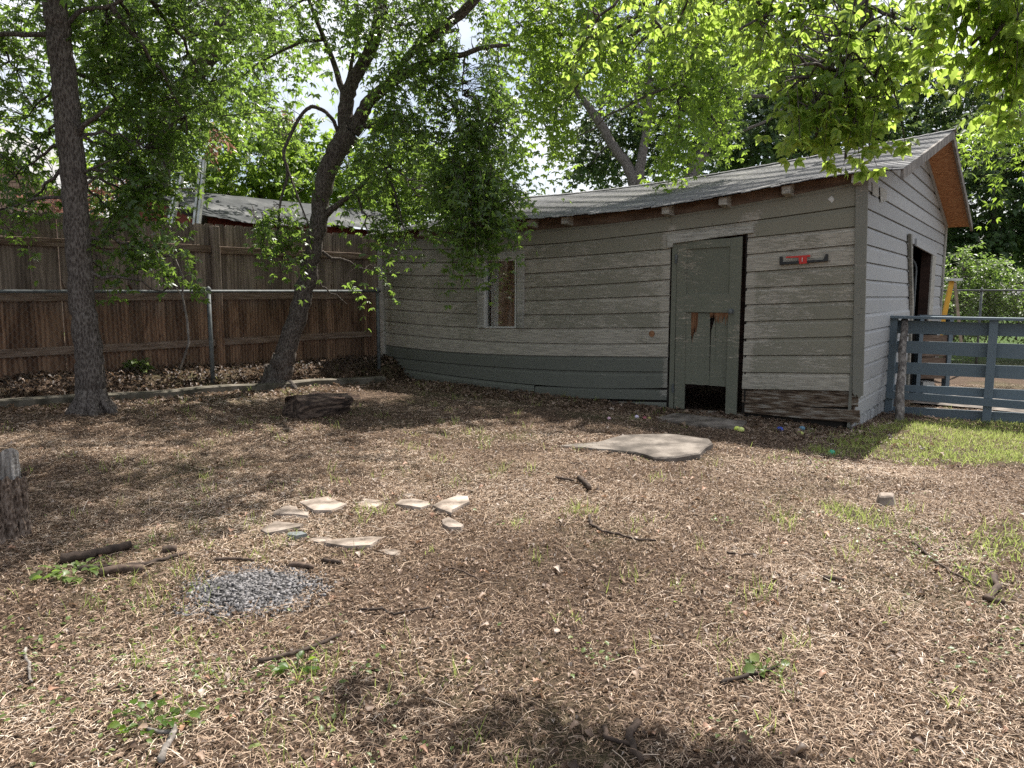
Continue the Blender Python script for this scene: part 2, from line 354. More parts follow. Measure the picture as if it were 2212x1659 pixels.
# driveway strip beyond the blue fence
mb = MB()
def gpt(p, dz=0.004): return (p[0], p[1], float(ground(p[0], p[1])) + dz)
P0 = SO + V * 3.4 + U * .15; P1 = SO + V * 6.0 + U * .15
N_ = 14; vs = []; fs = []
for i in range(N_ + 1):
    for j in range(5):
        q = P0 + (P1 - P0) * j / 4 + U * (i * .8); vs.append(gpt(q, .03))
for i in range(N_):
    for j in range(4): a = i * 5 + j; fs.append((a, a + 5, a + 6, a + 1))
mb.add(vs, fs); tag(mb.build('driveway', M['concrete']), kind='structure')

# ------------------------------------------------------------ shed
ang = math.atan2(U[1], U[0])
shed = empty('shed', (SO[0], SO[1], 0), ang, label='old sagging clapboard shed with peeling grey-green paint, open door and shingled gable roof', cat='shed')
def bulge(lx, lz):
    return .07 * math.exp(-((lx + 4.3) / 1.6) ** 2) * max(0, 1 - max(lz, 0) / 1.0)
def fit(pts, deg=3):
    pts = np.array(pts); return np.poly1d(np.polyfit(pts[:, 0], pts[:, 1], min(deg, len(pts) - 1)))
stx = [270, 830, 1110, 1990]
LL = {k: fit([W(*c5(x, y)) for x, y in zip(stx, ys)]) for k, ys in {
    7: (310, 290, 265, 185), 6: (375, 370, 355, 278), 5: (450, 452, 438, 375), 4: (525, 535, 525, 470), 3: (598, 615, 610, 560),
    2: (665, 695, 690, 658), 1: (738, 768, 773, 755), 0: (810, 850, 855, 850), -1: (880, 930, 943, 945), -2: (955, 1008, 1018, 1030),
    -3: (1025, 1080, 1098, 1120), -4: (1085, 1160, 1190, 1218), -5: (1142, 1248, 1272, 1298)}.items()}
RR = [fit([W(*c6(568, a)), W(*c6(1105, b))], 1) for a, b in
      ((455, 400), (545, 495), (640, 605), (728, 702), (818, 798), (908, 893), (1002, 990), (1092, 1090), (1183, 1190), (1275, 1285))]
K6 = fit([W(*c5(1110, 355)), W(*c5(1990, 278)), W(*c6(568, 352)), W(*c6(1105, 295))], 2)
K7 = fit([W(*c5(1110, 265)), W(*c5(1990, 185)), W(*c6(568, 245)), W(*c6(1105, 165))], 2)
def blend(f, g, x0):      # left fit up to x0 then the long one
    return lambda x: f(x) if x < x0 else g(x)
xj = W(*c5(1500, 600))[0]
def sm(f, g): return lambda x: f(x) * (1 - float(ss(xj - .6, xj + .6, x))) + g(x) * float(ss(xj - .6, xj + .6, x))
F6, F7 = sm(LL[6], K6), sm(LL[7], K7)
xl = W(*c5(262, 800))[0]; xwl = W(*c5(868, 700))[0]; xwr = W(*c5(1070, 700))[0]; xdl = W(*c5(1992, 800))[0]
xdr = W(*c6(522, 900))[0]; xr = W(*c6(1135, 800))[0]
def board(mb, x0, x1, lo, hi, wear=.3, r=None, rag=0, out=0):
    n = max(2, int(abs(x1 - x0) / .12)); r = random.random() if r is None else r
    prof = [(0, -.014), (.05, -.014), (.05, .022), (.80, .020), (.90, .007), (1.0, .004)]
    vs = []; wv = []
    wob = random.uniform(-.002, .002)
    for i in range(n + 1):
        x = x0 + (x1 - x0) * i / n; a = float(lo(x)); b = float(hi(x)); rg = random.uniform(0, rag)
        jog = random.uniform(-.0025, .0025) if 0 < i < n else 0
        for h, o in prof:
            z = a + (b - a) * h + (rg if h == 0 else 0) + (jog if h == 0 else 0)
            vs.append((x, -(o + bulge(x, z) + out + wob), z))
            e = min(abs(x - xdl), abs(x - xdr)); e2 = min(abs(x - xwl), abs(x - xwr))
            wv.append(min(1.6, wear + (1.1 if e < .10 and .1 < z < 2.2 else 0) + (.0 if e2 > .15 else .1)))
    m = len(prof)
    fs = [(i * m + j, (i + 1) * m + j, (i + 1) * m + j + 1, i * m + j + 1) for i in range(n) for j in range(m - 1)]
    for i in (0, n): fs.append(tuple(i * m + j for j in range(m)))
    mb.add(vs, fs, r, wv)
mb = MB(); md = MB()
wears = {6: .0, 5: .55, 4: .70, 3: .62, 2: .66, 1: .8, 0: .75, -1: .95, -2: 1.35, -3: .1, -4: .1, -5: .0}
for k in range(-5, 7):
    lo, hi = LL[k], LL[k + 1]
    if k == 6: lo, hi = F6, F7
    if k == 5: hi = F6
    t = md if k <= -3 else mb
    if 0 <= k <= 4:
        board(t, xl, xwl - .02, lo, hi, wears[k]); board(t, xwr + .02, xdl, lo, hi, wears[k])
    elif k == 6: board(t, xl, xdl - .0, lo, hi, 0); board(t, xdl + .003, xr, lo, hi, .0)
    elif k == -1: board(t, xl, xwr - .5, lo, hi, wears[k]); board(t, xwr - .497, xdl, lo, hi, wears[k])
    elif k == -5:
        xs = W(*c5(1190, 1240))[0]; board(t, xl, xs, lo, hi, 0, out=.012)
        top2 = fit([W(*c5(1195, 1203)), W(*c5(1990, 1228))], 1); bot2 = fit([W(*c5(1195, 1272)), W(*c5(1990, 1292))], 1)
        board(t, xs + .01, xdl, bot2, top2, .2, rag=.01)
        top3 = fit([W(*c5(1200, 1285)), W(*c5(1990, 1303))], 1); bot3 = fit([W(*c5(1200, 1300)), W(*c5(1990, 1340))], 1)
        board(t, xs + .1, xdl, bot3, top3, .4, rag=.012, out=.01)
    else: board(t, xl, xdl, lo, hi, wears[k], rag=.012 if k == -4 else 0)
rw = [.7, 1.0, .55, .6, .55, .6, .55, .6, .75]
hi = F6
for i, lo in enumerate(RR):
    if i == 9:
        board(mb, xdr, xr, lo, hi, 1.0, rag=.03)
    else: board(mb, xdr, xr, lo, hi, [.25, 1.0, 1.05, .55, .6, .55, .6, .55, .6][i])
    hi = lo
# piece above the door's head
board(mb, xdl + .002, xdr - .002, fit([W(*c6(110, 470)), W(*c6(520, 415))], 1), F6, .9)
mb.build('siding', M['siding'], shed, False); md.build('siding', M['siding_dark'], shed, False)
# rotten last course and timber at right
mb = MB()
lo = fit([W(*c6(525, 1350)), W(*c6(800, 1368)), W(*c6(1105, 1372))], 2)
board(mb, xdr, xr + .05, lo, RR[9], .5, rag=.05, out=-.012)
mb.build('rotten_board', M['rot'], shed, False)
mb = MB(); A = [W(*c6(x, y), .03) for x, y in ((520, 1352), (700, 1362), (1140, 1388), (1140, 1455), (800, 1428), (520, 1398))]
mb.prism([tuple(a) for a in A[::-1]], -.045, -.005)
mb.build('sill_timber', M['rot'], shed, False, bevel=.004)
# dark footing all round
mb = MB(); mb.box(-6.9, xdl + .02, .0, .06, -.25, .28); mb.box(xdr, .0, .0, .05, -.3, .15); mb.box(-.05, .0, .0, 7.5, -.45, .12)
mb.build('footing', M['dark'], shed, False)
# frieze between the rafters
EAVE = [(1965, 360), (1900, 367), (1850, 371), (1700, 396), (1600, 412), (1450, 440), (1300, 461), (1180, 466), (1060, 477), (940, 490), (850, 500), (800, 506)]
RIDGE = [(2063, 281), (1900, 314), (1700, 349), (1500, 384), (1400, 400), (1300, 412), (1200, 421), (1125, 427)]
def on_plane(x, y, ly):
    r = ray(x, y); t = ((SO @ V) + ly) / (r[:2] @ V); P = EYE + r * t; return ((P[:2] - SO) @ U, P[2])
EO = -.22; RY = 3.72; OH = .43
ez = fit([on_plane(x, y, EO) for x, y in EAVE], 5); rz_ = fit([on_plane(x, y, RY) for x, y in RIDGE], 4)
rx0 = on_plane(1125, 427, RY)[0]
def rzf(x): return float(rz_(max(x, rx0 + .2)))
def ezf(x): return float(ez(max(min(x, .43), -7.0)))
XL = -7.05
mb = MB(); n = 40; vs = []; wv = []; fs = []
for i in range(n + 1):
    x = xl + (xr - xl) * i / n; a = float(F7(x)); b = ezf(x) + .02
    vs += [(x, -.012, a), (x, -.018, b), (x, .03, b), (x, .03, a)]
for i in range(n): fs += [(4 * i, 4 * i + 4, 4 * i + 5, 4 * i + 1)]
mb.add(vs, fs); mb.build('frieze', M['frieze'], shed, False)
mb = MB()
for i in range(4):
    pass
# rafter tails
for x, cx in [(W(*c6(a, 140))[0], a) for a in (1140, 768, 432, 125)] + [(W(*c5(a, 170))[0], a) for a in (1395, 1185, 760, 530, 330)]:
    zt = ezf(x) - .015; q = MB()
    s_ = (rzf(x) - ezf(x)) / (RY - EO)
    q.hexa([(x - .045, EO + .05, zt - .085), (x + .045, EO + .05, zt - .085), (x + .045, .02, zt - .11), (x - .045, .02, zt - .11),
            (x - .045, EO + .05, zt), (x + .045, EO + .05, zt), (x + .045, .02, zt + .05), (x - .045, .02, zt + .05)])
    q.build('rafter_tail', M['trimraw'], shed, False, bevel=.004)
# roof
def slope(mb, side, top=True, off=0.0, step=.009, x0=XL, x1=OH, ncr=27):
    n = 64; vs = []; fs = []; rows = []
    ye = EO if side < 0 else 2 * RY - EO
    for c in range(ncr):
        for e in (0, 1): rows.append(((c + e) / ncr, (step if e == 0 else 0) if top else 0))
    for i in range(n + 1):
        x = x0 + (x1 - x0) * i / n; za, zb = ezf(x), rzf(x)
        for tt, up in rows:
            y = ye + (RY - ye) * tt; jit = .003 * math.sin(x * 7 + tt * 40) if top else 0
            sag = -.04 * math.sin(math.pi * tt) * (1 if x < -1 else 0.3)
            vs.append((x, y, za + (zb - za) * tt + up + off + sag + jit))
    m = len(rows)
    for i in range(n):
        for j in range(m - 1):
            a = i * m + j; f = (a, a + m, a + m + 1, a + 1); fs.append(f if side < 0 else f[::-1])
    mb.add(vs, fs)
mb = MB(); slope(mb, -1); slope(mb, 1)
# ragged shingle edge hanging over the eave
for i in range(70):
    x = XL + (OH - XL) * i / 70; x2 = x + (OH - XL) / 70 - .004; dz = random.uniform(.004, .02)
    mb.hexa([(x, EO - .02, ezf(x) - dz), (x2, EO - .02, ezf(x2) - dz), (x2, EO + .03, ezf(x2) - .004), (x, EO + .03, ezf(x) - .004),
             (x, EO - .02, ezf(x) - dz + .012), (x2, EO - .02, ezf(x2) - dz + .012), (x2, EO + .03, ezf(x2) + .014), (x, EO + .03, ezf(x) + .014)])
# ridge caps
for i in range(46):
    x = XL + (OH - XL) * i / 46; x2 = x + (OH - XL) / 46 + .02
    for s in (-1, 1):
        mb.hexa([(x, RY, rzf(x) + .008), (x2, RY, rzf(x2) + .014), (x2, RY + s * .14, rzf(x2) - .02), (x, RY + s * .14, rzf(x) - .026),
                 (x, RY, rzf(x) + .018), (x2, RY, rzf(x2) + .026), (x2, RY + s * .14, rzf(x2) - .008), (x, RY + s * .14, rzf(x) - .014)])
roof = mb.build('roof', M['shingle'], shed, False)
mb = MB(); slope(mb, -1, False, -.022, x1=OH - .03); slope(mb, 1, False, -.03, x1=OH - .03, ncr=8)
mb.build('roof_deck', M['osb'], roof, False)
# rake boards
def rake(mb, side, x0, x1, drop0, drop1, ta=0, tb=1):
    ye = EO if side < 0 else 2 * RY - EO; P = []
    xx = OH
    for tt in (ta, tb):
        y = ye + (RY - ye) * tt; z = ezf(xx) + (rzf(xx) - ezf(xx)) * tt
        P.append((y, z))
    (ya, za), (yb, zb) = P
    mb.hexa([(x0, ya, za - drop1), (x1, ya, za - drop1), (x1, yb, zb - drop1), (x0, yb, zb - drop1),
             (x0, ya, za - drop0), (x1, ya, za - drop0), (x1, yb, zb - drop0), (x0, yb, zb - drop0)])
for s in (-1, 1):
    mb = MB(); rake(mb, s, OH - .035, OH + .0, .006, .115); mb.build('rake_board', M['greypole'], shed, False, bevel=.003)
for s in (-1, 1):
    mb = MB(); rake(mb, s, .024, .05, .03 + .02, .13, .04, .99); mb.build('rake_trim', M['gable'], shed, False)
# gable wall boards
def roofz(ly, x=0.0):
    t_ = (ly - EO) / (RY - EO) if ly <= RY else ((2 * RY - EO) - ly) / (RY - EO)
    return ezf(x) + (rzf(x) - ezf(x)) * t_ - .05
LEN = 7.45; g0, g1 = 3.72, 5.75
gtop = Gw(*c7(570, 1205))[1]
mb = MB(); z = .02; row = 0
def ghoriz(z): return z
while z < rzf(0):
    z2 = z + .188
    ztop = min(z2, rzf(0) - .06)
    # extents under the slopes
    def ext(zz):
        if zz <= roofz(0): a = 0.0
        else: a = EO + (zz + .05 - ezf(0)) / (rzf(0) - ezf(0)) * (RY - EO)
        if zz <= roofz(LEN): b = LEN
        else: b = (2 * RY - EO) - (zz + .05 - ezf(0)) / (rzf(0) - ezf(0)) * (RY - EO)
        return a, b
    a0, b0 = ext(z); a1, b1 = ext(ztop)
    segs = [(a0, b0, a1, b1)]
    if z < gtop - .1: segs = [(a0, g0 - .06, a1, g0 - .06), (g1 + .05, b0, g1 + .05, b1)]
    for (p0, p1, q0, q1) in segs:
        if p1 - p0 < .05: continue
        n = max(2, int((p1 - p0) / .3)); prof = [(0, -.012), (.045, -.012), (.045, .022), (.82, .020), (.92, .008), (1, .004)]; vs = []; wv = []
        o_ = .02 if z < 1.05 else 0
        for i in range(n + 1):
            s = i / n
            for h, o in prof:
                ya = p0 + (p1 - p0) * s; yb = q0 + (q1 - q0) * s; y = ya + (yb - ya) * h
                zz = z + (ztop - z) * h + (random.uniform(-.003, .003) if h == 0 else 0) - .012 * y * (1 if z > 1 else .3) * .5
                vs.append((o + o_, y, zz)); wv.append(random.uniform(.1, .6))
        m = 6
        fs = [(i * m + j, (i + 1) * m + j, (i + 1) * m + j + 1, i * m + j + 1) for i in range(n) for j in range(m - 1)]
        for i in (0, n): fs.append(tuple(i * m + j for j in range(m)))
        mb.add(vs, fs, random.random(), wv)
    z = z2; row += 1
mb.build('gable_siding', M['gable'], shed, False)
# small patched board with a crack near the corner
mb = MB(); A = [Gw(*c7(x, y), .03) for x, y in ((185, 610), (240, 640), (245, 760), (185, 730))]
mb.add([(.031, a[0], a[1]) for a in A], [(0, 1, 2, 3)], .2, [.9] * 4); A = [Gw(*c7(x, y), .03) for x, y in ((255, 650), (322, 690), (322, 790), (262, 805))]
mb.add([(.034, a[0], a[1]) for a in A], [(0, 1, 2, 3)], .9, [.2] * 4)
mb.build('patch_board', M['trimraw'], shed, False)
# rotten foot of the gable wall
mb = MB()
for i in range(9):
    y0 = .05 + i * .22; y1 = y0 + random.uniform(.16, .22); mb.hexa([(.01, y0, -.14), (.03, y0, -.14 + random.uniform(0, .05)), (.03, y1, -.16 + random.uniform(0, .06)), (.01, y1, -.16),
        (.01, y0, .0), (.03, y0, .0 + random.uniform(-.03, .02)), (.03, y1, .0 + random.uniform(-.04, .02)), (.01, y1, .0)])
mb.build('rotten_board', M['gable'], shed, False)
# corner boards
mb = MB(); mb.prism([tuple(W(*c6(x, y), .03)) for x, y in ((1122, 98), (1103, 1290), (1118, 1318), (1125, 1300), (1140, 1325), (1150, 1305), (1160, 1308), (1190, 88))][::-1], -.05, -.022)
mb.build('corner_board', M['trim'], shed, False, bevel=.003)
mb = MB(); mb.box(.022, .048, -.048, .035, 1.30, roofz(0) - .02); mb.build('corner_board', M['gable'], shed, False)
mb = MB(); mb.box(.0, .03, -.03, .012, -.05, roofz(0) - .1); mb.build('corner_board', M['trim'], shed, False)
mb = MB(); A = W(*c6(1110, 1300), .0); B = W(*c6(1160, 1470), .0); mb.box(A[0], 0.0, -.02, .1, B[1], A[1] + .1)
mb.build('corner_post', M['rot'], shed, False)
mb = MB(); mb.prism([tuple(W(*c5(x, y), .03)) for x, y in ((218, 335), (250, 335), (273, 1150), (243, 1150))], -.05, -.0)
mb.build('corner_board', M['trimraw'], shed, False, bevel=.003)
mb = MB(); ze = roofz(LEN); mb.box(.024, .05, LEN - .12, LEN + .02, -.1, ze - .02); mb.build('corner_board', M['trimraw'], shed, False)
# other walls (closing the inside)
mb = MB(); vs = [(XL + .1, 0, -.3), (XL + .1, 7.45, -.3), (XL + .1, 7.45, ezf(XL) - .05), (XL + .1, RY, rzf(XL) - .05), (XL + .1, 0, ezf(XL) - .02)]
mb.add(vs, [(0, 1, 2, 3, 4)]); mb.add([(v[0] + .03, v[1], v[2]) for v in vs], [(4, 3, 2, 1, 0)])
mb.box(XL + .1, -.0, 7.40, 7.45, -.3, 2.35)
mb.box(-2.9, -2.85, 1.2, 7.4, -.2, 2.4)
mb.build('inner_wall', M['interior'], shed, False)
# window
win = MB(); PW = lambda x, y, o=.03: tuple(W(*c5(x, y), o))
win.prism([PW(828, 500), PW(866, 500), PW(864, 852), PW(831, 852)][::-1], -.05, -.018)
win.prism([PW(1071, 428), PW(1113, 426), PW(1109, 854), PW(1068, 854)][::-1], -.05, -.018)
win.prism([PW(826, 402), PW(1115, 383), PW(1113, 426.5), PW(826, 448)][::-1], -.052, -.018)
win.prism([PW(828, 448), PW(866, 447), PW(866, 499.5), PW(828, 499.5)][::-1], -.05, -.018)
wo = win.build('window', M['trimraw'], shed, False, bevel=.003)
q = MB()
for a, b, c, d in (((866, 440), (882, 440), (884, 850), (866, 850)), ((1062, 432), (1070, 432), (1068, 850), (1060, 850)), ((882, 438), (1062, 432), (1062, 442), (882, 449)), ((884, 843), (1060, 843), (1060, 851), (884, 851))):
    q.prism([PW(*a, .0), PW(*b, .0), PW(*c, .0), PW(*d, .0)][::-1], -.03, .05)
q.build('frame', M['whitepaint'], wo, False)
q = MB(); q.prism([PW(883, 445, 0), PW(1062, 440, 0), PW(1061, 846, 0), PW(884, 846, 0)][::-1], .018, .022); q.build('pane', M['glass'], wo, False)
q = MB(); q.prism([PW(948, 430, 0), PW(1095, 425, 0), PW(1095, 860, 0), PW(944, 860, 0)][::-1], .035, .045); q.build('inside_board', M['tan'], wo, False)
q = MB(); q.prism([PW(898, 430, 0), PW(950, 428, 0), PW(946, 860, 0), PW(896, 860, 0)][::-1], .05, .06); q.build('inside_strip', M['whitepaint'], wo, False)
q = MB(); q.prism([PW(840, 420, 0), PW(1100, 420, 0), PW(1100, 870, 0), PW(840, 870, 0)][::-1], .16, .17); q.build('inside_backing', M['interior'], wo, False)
# knot hole cover in the board left of the door
q = MB(); kx, kz = W(*c5(1885, 888), .03); q.tube([(kx, -.022, kz), (kx, -.026, kz)], .04, 12); q.build('knot_hole', M['rawwood'], shed, False)
# white diamond patch high on the right
q = MB(); q.prism([tuple(W(*c6(x, y), .03)) for x, y in ((968, 245), (988, 228), (1004, 246), (990, 266))][::-1], -.026, -.018); q.build('paper_patch', M['whitepaint'], shed, False)
# ---- door
D6 = lambda x, y, o=.03: tuple(W(*c6(x, y), o))
fr = MB()
fr.prism([D6(103, 443), D6(568, 393), D6(568, 430), D6(530, 433), D6(132, 486), D6(132, 505), D6(103, 510)][::-1], -.05, -.02)
door = fr.build('door', M['trimraw'], shed, False, bevel=.003)
q = MB()   # jambs and sill
q.prism([D6(132, 482, 0), D6(158, 478, 0), D6(135, 1385, 0), D6(112, 1385, 0)][::-1], -.02, .08); q.build('jamb', M['door'], door, False)
q = MB(); q.prism([D6(527, 432, 0), D6(536, 431, 0), D6(524, 1412, 0), D6(515, 1412, 0)][::-1], -.01, .015); q.build('jamb', M['dark'], door, False)  # right jamb coloured near black to paint in the shade of the door gap
q = MB(); q.prism([D6(110, 1378, 0), D6(520, 1408, 0), D6(518, 1432, 0), D6(110, 1400, 0)][::-1], -.06, .1); q.build('door_sill', M['rot'], door, False)
LO = lambda u: .012 + .06 * u         # leaf swings a little out towards its free edge
def LP(x, y, d=0.0):
    u_ = (x - 150) / 350; lx, lz = W(*c6(x, y), LO(u_)); return (lx, -LO(u_) + d, lz)
def slab(q, pts, th=.035, d=0.0, r=.5):
    n = len(pts); f = [LP(x, y, d) for x, y in pts]; b = [(a[0], a[1] + th, a[2]) for a in f]
    q.add(f + b, [tuple(range(n))[::-1], tuple(range(n, 2 * n))] + [(i, (i + 1) % n, (i + 1) % n + n, i + n) for i in range(n)], r, [.35] * (2 * n))
leaf = MB()
slab(leaf, [(155, 482), (207, 474), (190, 1380), (137, 1378)], r=.3)                      # left stile
slab(leaf, [(443, 456), (505, 447), (471, 1412), (415, 1408), (413, 1392)], r=.4)         # right stile
slab(leaf, [(207, 474), (443, 456), (443, 502), (206, 517)], r=.5)                        # top rail
slab(leaf, [(202, 757), (437, 757), (432, 860), (198, 857)], r=.2)                        # lock rail
lf = leaf.build('door_leaf', M['door'], door, False, bevel=.003)
q = MB(); slab(q, [(206, 515), (443, 500), (437, 760), (202, 760)], .008, .018, .6)

def sub(mbx, name, mat):   # pieces of the door stay one level below it
    return mbx.build(name, mat, door, False)
sub(q, 'upper_panel', M['door'])
q = MB(); xs = [198, 228, 262, 300, 328, 360, 395, 432]
tops = [858, 858, 862, 860, 862, 860, 864]; bots = [1245, 1246, 1250, 1250, 1254, 1256, 1260]
for i in range(7):
    if i == 1: slab(q, [(xs[i], 1010), (xs[i + 1], 930), (xs[i + 1] - 4, bots[i] + 2), (xs[i] - 6, bots[i])], .008, .02 + .001 * i, .1 * i)
    elif i == 4: slab(q, [(xs[i] + 6, 960), (xs[i + 1] - 3, 880), (xs[i + 1] - 4, bots[i] + 2), (xs[i] - 4, bots[i])], .008, .02 + .001 * i, .1 * i)
    else: slab(q, [(xs[i], tops[i]), (xs[i + 1], tops[i]), (xs[i + 1] - 5, bots[i] + 2), (xs[i] - 5, bots[i])], .008, .02 + .001 * i, .1 * i)
sub(q, 'lower_panel', M['door'])
q = MB()
for i in range(9):
    x = 228 + i * 4; l = 60 + 70 * random.random() + (50 if i < 4 else 0); slab(q, [(x, 858), (x + 3.9, 858), (x + 2.2 - l * .02, 858 + l), (x + 1.2 - l * .02, 858 + l)], .004, .0165 + .0006 * (i % 3), random.random())
sub(q, 'split_wood', M['rawwood']); q = MB()
for i in range(26):
    x = 328 + i * 4; l = 12 + 48 * random.random() * (1 if i > 5 else .7) + (10 if i > 20 else 0); slab(q, [(x, 859), (x + 3.9, 859), (x + 2.4 - l * .02, 859 + l), (x + 1.2 - l * .02, 859 + l)], .004, .0165 + .0006 * (i % 3), random.random())
sub(q, 'split_wood', M['rawwood'])
q = MB(); k = LP(448, 852); q.tube([(k[0], k[1], k[2]), (k[0], k[1] - .03, k[2]), (k[0], k[1] - .035, k[2]), (k[0], k[1] - .055, k[2]), (k[0], k[1] - .065, k[2])], [.012, .012, .026, .028, .012], 12)
q.tube([(k[0], k[1] + .0, k[2]), (k[0], k[1] - .006, k[2])], .032, 12)
o = q.build('door_knob', M['galv'], door, False, smooth=False)
for yy in (568, 1268):
    q = MB(); a = W(*c6(149 if yy < 900 else 131, yy), .03); q.box(a[0] - .014, a[0] + .014, -.034, -.026, a[1] - .05, a[1] + .05); q.tube([(a[0], -.036, a[1] - .055), (a[0], -.036, a[1] + .055)], .006, 8)
    q.build('hinge', M['galv'], door, False)
# ---- garage opening in the gable wall
op = MB()
GP = lambda x, y, o=.05: tuple(Gw(*c7(x, y), o))
def gslab(q, pts, x0, x1, r=.5):
    n = len(pts); vs = [(x1, a, b) for a, b in pts] + [(x0, a, b) for a, b in pts]
    q.add(vs, [tuple(range(n)), tuple(range(n, 2 * n))[::-1]] + [(i, i + n, (i + 1) % n + n, (i + 1) % n) for i in range(n)], r, [.4] * (2 * n))
gslab(op, [GP(543, 1112), GP(558, 1118), (g0 + .02, 1.2), (g0 + .10, -.15), (g0 - .02, -.15), (g0 - .10, 1.2)], .03, .07)
go = op.build('garage_opening', M['trim'], shed, False)
q = MB(); gslab(q, [(g1 - .05, -.15), (g1 + .42, -.15), (g1 + .42, gtop + .0), (g1 - .05, gtop + .02)], .022, .045); q.build('jamb', M['trimraw'], go, False)
q = MB(); gslab(q, [(g0 + .06, gtop - .03), (g0 + .06, gtop + .07), (g1 + .42, gtop + .02), (g1 + .42, gtop - .1)], .024, .05); q.build('header', M['gable'], go, False)
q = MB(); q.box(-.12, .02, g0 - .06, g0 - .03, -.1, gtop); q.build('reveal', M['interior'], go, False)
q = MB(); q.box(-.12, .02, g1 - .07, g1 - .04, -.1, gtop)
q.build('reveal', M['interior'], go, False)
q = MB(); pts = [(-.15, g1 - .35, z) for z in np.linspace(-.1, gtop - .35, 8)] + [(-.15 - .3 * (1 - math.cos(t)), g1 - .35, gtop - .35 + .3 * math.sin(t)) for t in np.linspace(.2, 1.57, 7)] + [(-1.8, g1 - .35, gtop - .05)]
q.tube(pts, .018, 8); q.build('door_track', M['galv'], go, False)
# boards seen inside, shade of the interior put into their colour
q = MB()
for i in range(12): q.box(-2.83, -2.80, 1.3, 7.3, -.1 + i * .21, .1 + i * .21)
q.build('inner_boards', M['interior'], go, False)

# black and red holder on the wall
hl = empty('wall_bracket', (0, 0, 0), 0, label='small black wall rack with a red clip, on the siding right of the door', cat='bracket')
hl.location = (SO[0], SO[1], 0); hl.rotation_euler = (0, 0, ang); ROOTM[hl.name] = ROOTM[shed.name]
R2 = lambda x, y: tuple(W((2200 + x / 7.373) / 1.3562, (700 + y / 7.373) / 1.3562, .04))
q = MB(); q.prism([R2(632, 385), R2(680, 380), R2(682, 500), R2(1585, 445), R2(1620, 330), R2(1662, 325), R2(1662, 485), R2(632, 565)][::-1], -.065, -.024)
q.build('black_rack', M['black'], hl, False, bevel=.002)
q = MB(); q.prism([R2(770, 385), R2(1300, 345), R2(1295, 385), R2(1225, 395), R2(1222, 530), R2(1060, 545), R2(1045, 405), R2(775, 415)][::-1], -.078, -.066); q.build('red_clip', M['red'], hl, False, bevel=.002)
q = MB(); q.prism([R2(1120, 400), R2(1135, 400), R2(1135, 490), R2(1120, 490)][::-1], -.081, -.079); q.build('pale_insert', M['whitepaint'], hl, False)

# ------------------------------------------------------------ wooden fence at left
def fpt(k, d, z): return (FA[0] + FD[0] * k + FN[0] * d, FA[1] + FD[1] * k + FN[1] * d, z)
fang = math.atan2(FD[1], FD[0])
wf = empty('wooden_fence', (FA[0], FA[1], 0), fang, label='tall weathered brown picket fence with dog-eared boards along the left of the yard', cat='fence')
mb = MB(); k = -3.2
while k < 5.02:
    wd = .137; gap = random.choice([.002, .003, .004, .012 if k < 1.0 else .003]); zb = .5 - .02 * k + random.uniform(-.02, .02); zt = 2.245 + random.uniform(-.012, .012)
    zb = zb - .03; e = .022; lean = random.uniform(-.006, .006); r = random.random()
    P = [(0, zb), (wd, zb), (wd + lean, zt - e * 1.3), (wd - e + lean, zt), (e + lean, zt), (lean, zt - e * 1.3)]
    mb.prism([(k + x, z) for x, z in P], .0, .018, r); k += wd + gap
mb.build('pickets', M['fence'], wf, False)
for zr in (1.925, 1.335, .745):
    for a, b in ((-3.2, -.05), (-.05, 2.36), (2.46, 5.0)):
        q = MB(); dz = random.uniform(-.012, .012); q.hexa([(a, -.042, zr - .045), (b, -.042, zr - .045 + dz), (b, -.001, zr - .045 + dz), (a, -.001, zr - .045),
            (a, -.042, zr + .045), (b, -.042, zr + .045 + dz), (b, -.001, zr + .045 + dz), (a, -.001, zr + .045)]); q.build('rail', M['rail'], wf, False, bevel=.004)
for a in (2.41, -.05 - 2.4, 4.97):
    q = MB(); q.box(a - .045, a + .045, -.095, -.002, .2, 2.22, .7); q.build('post', M['fence'], wf, False, bevel=.004)

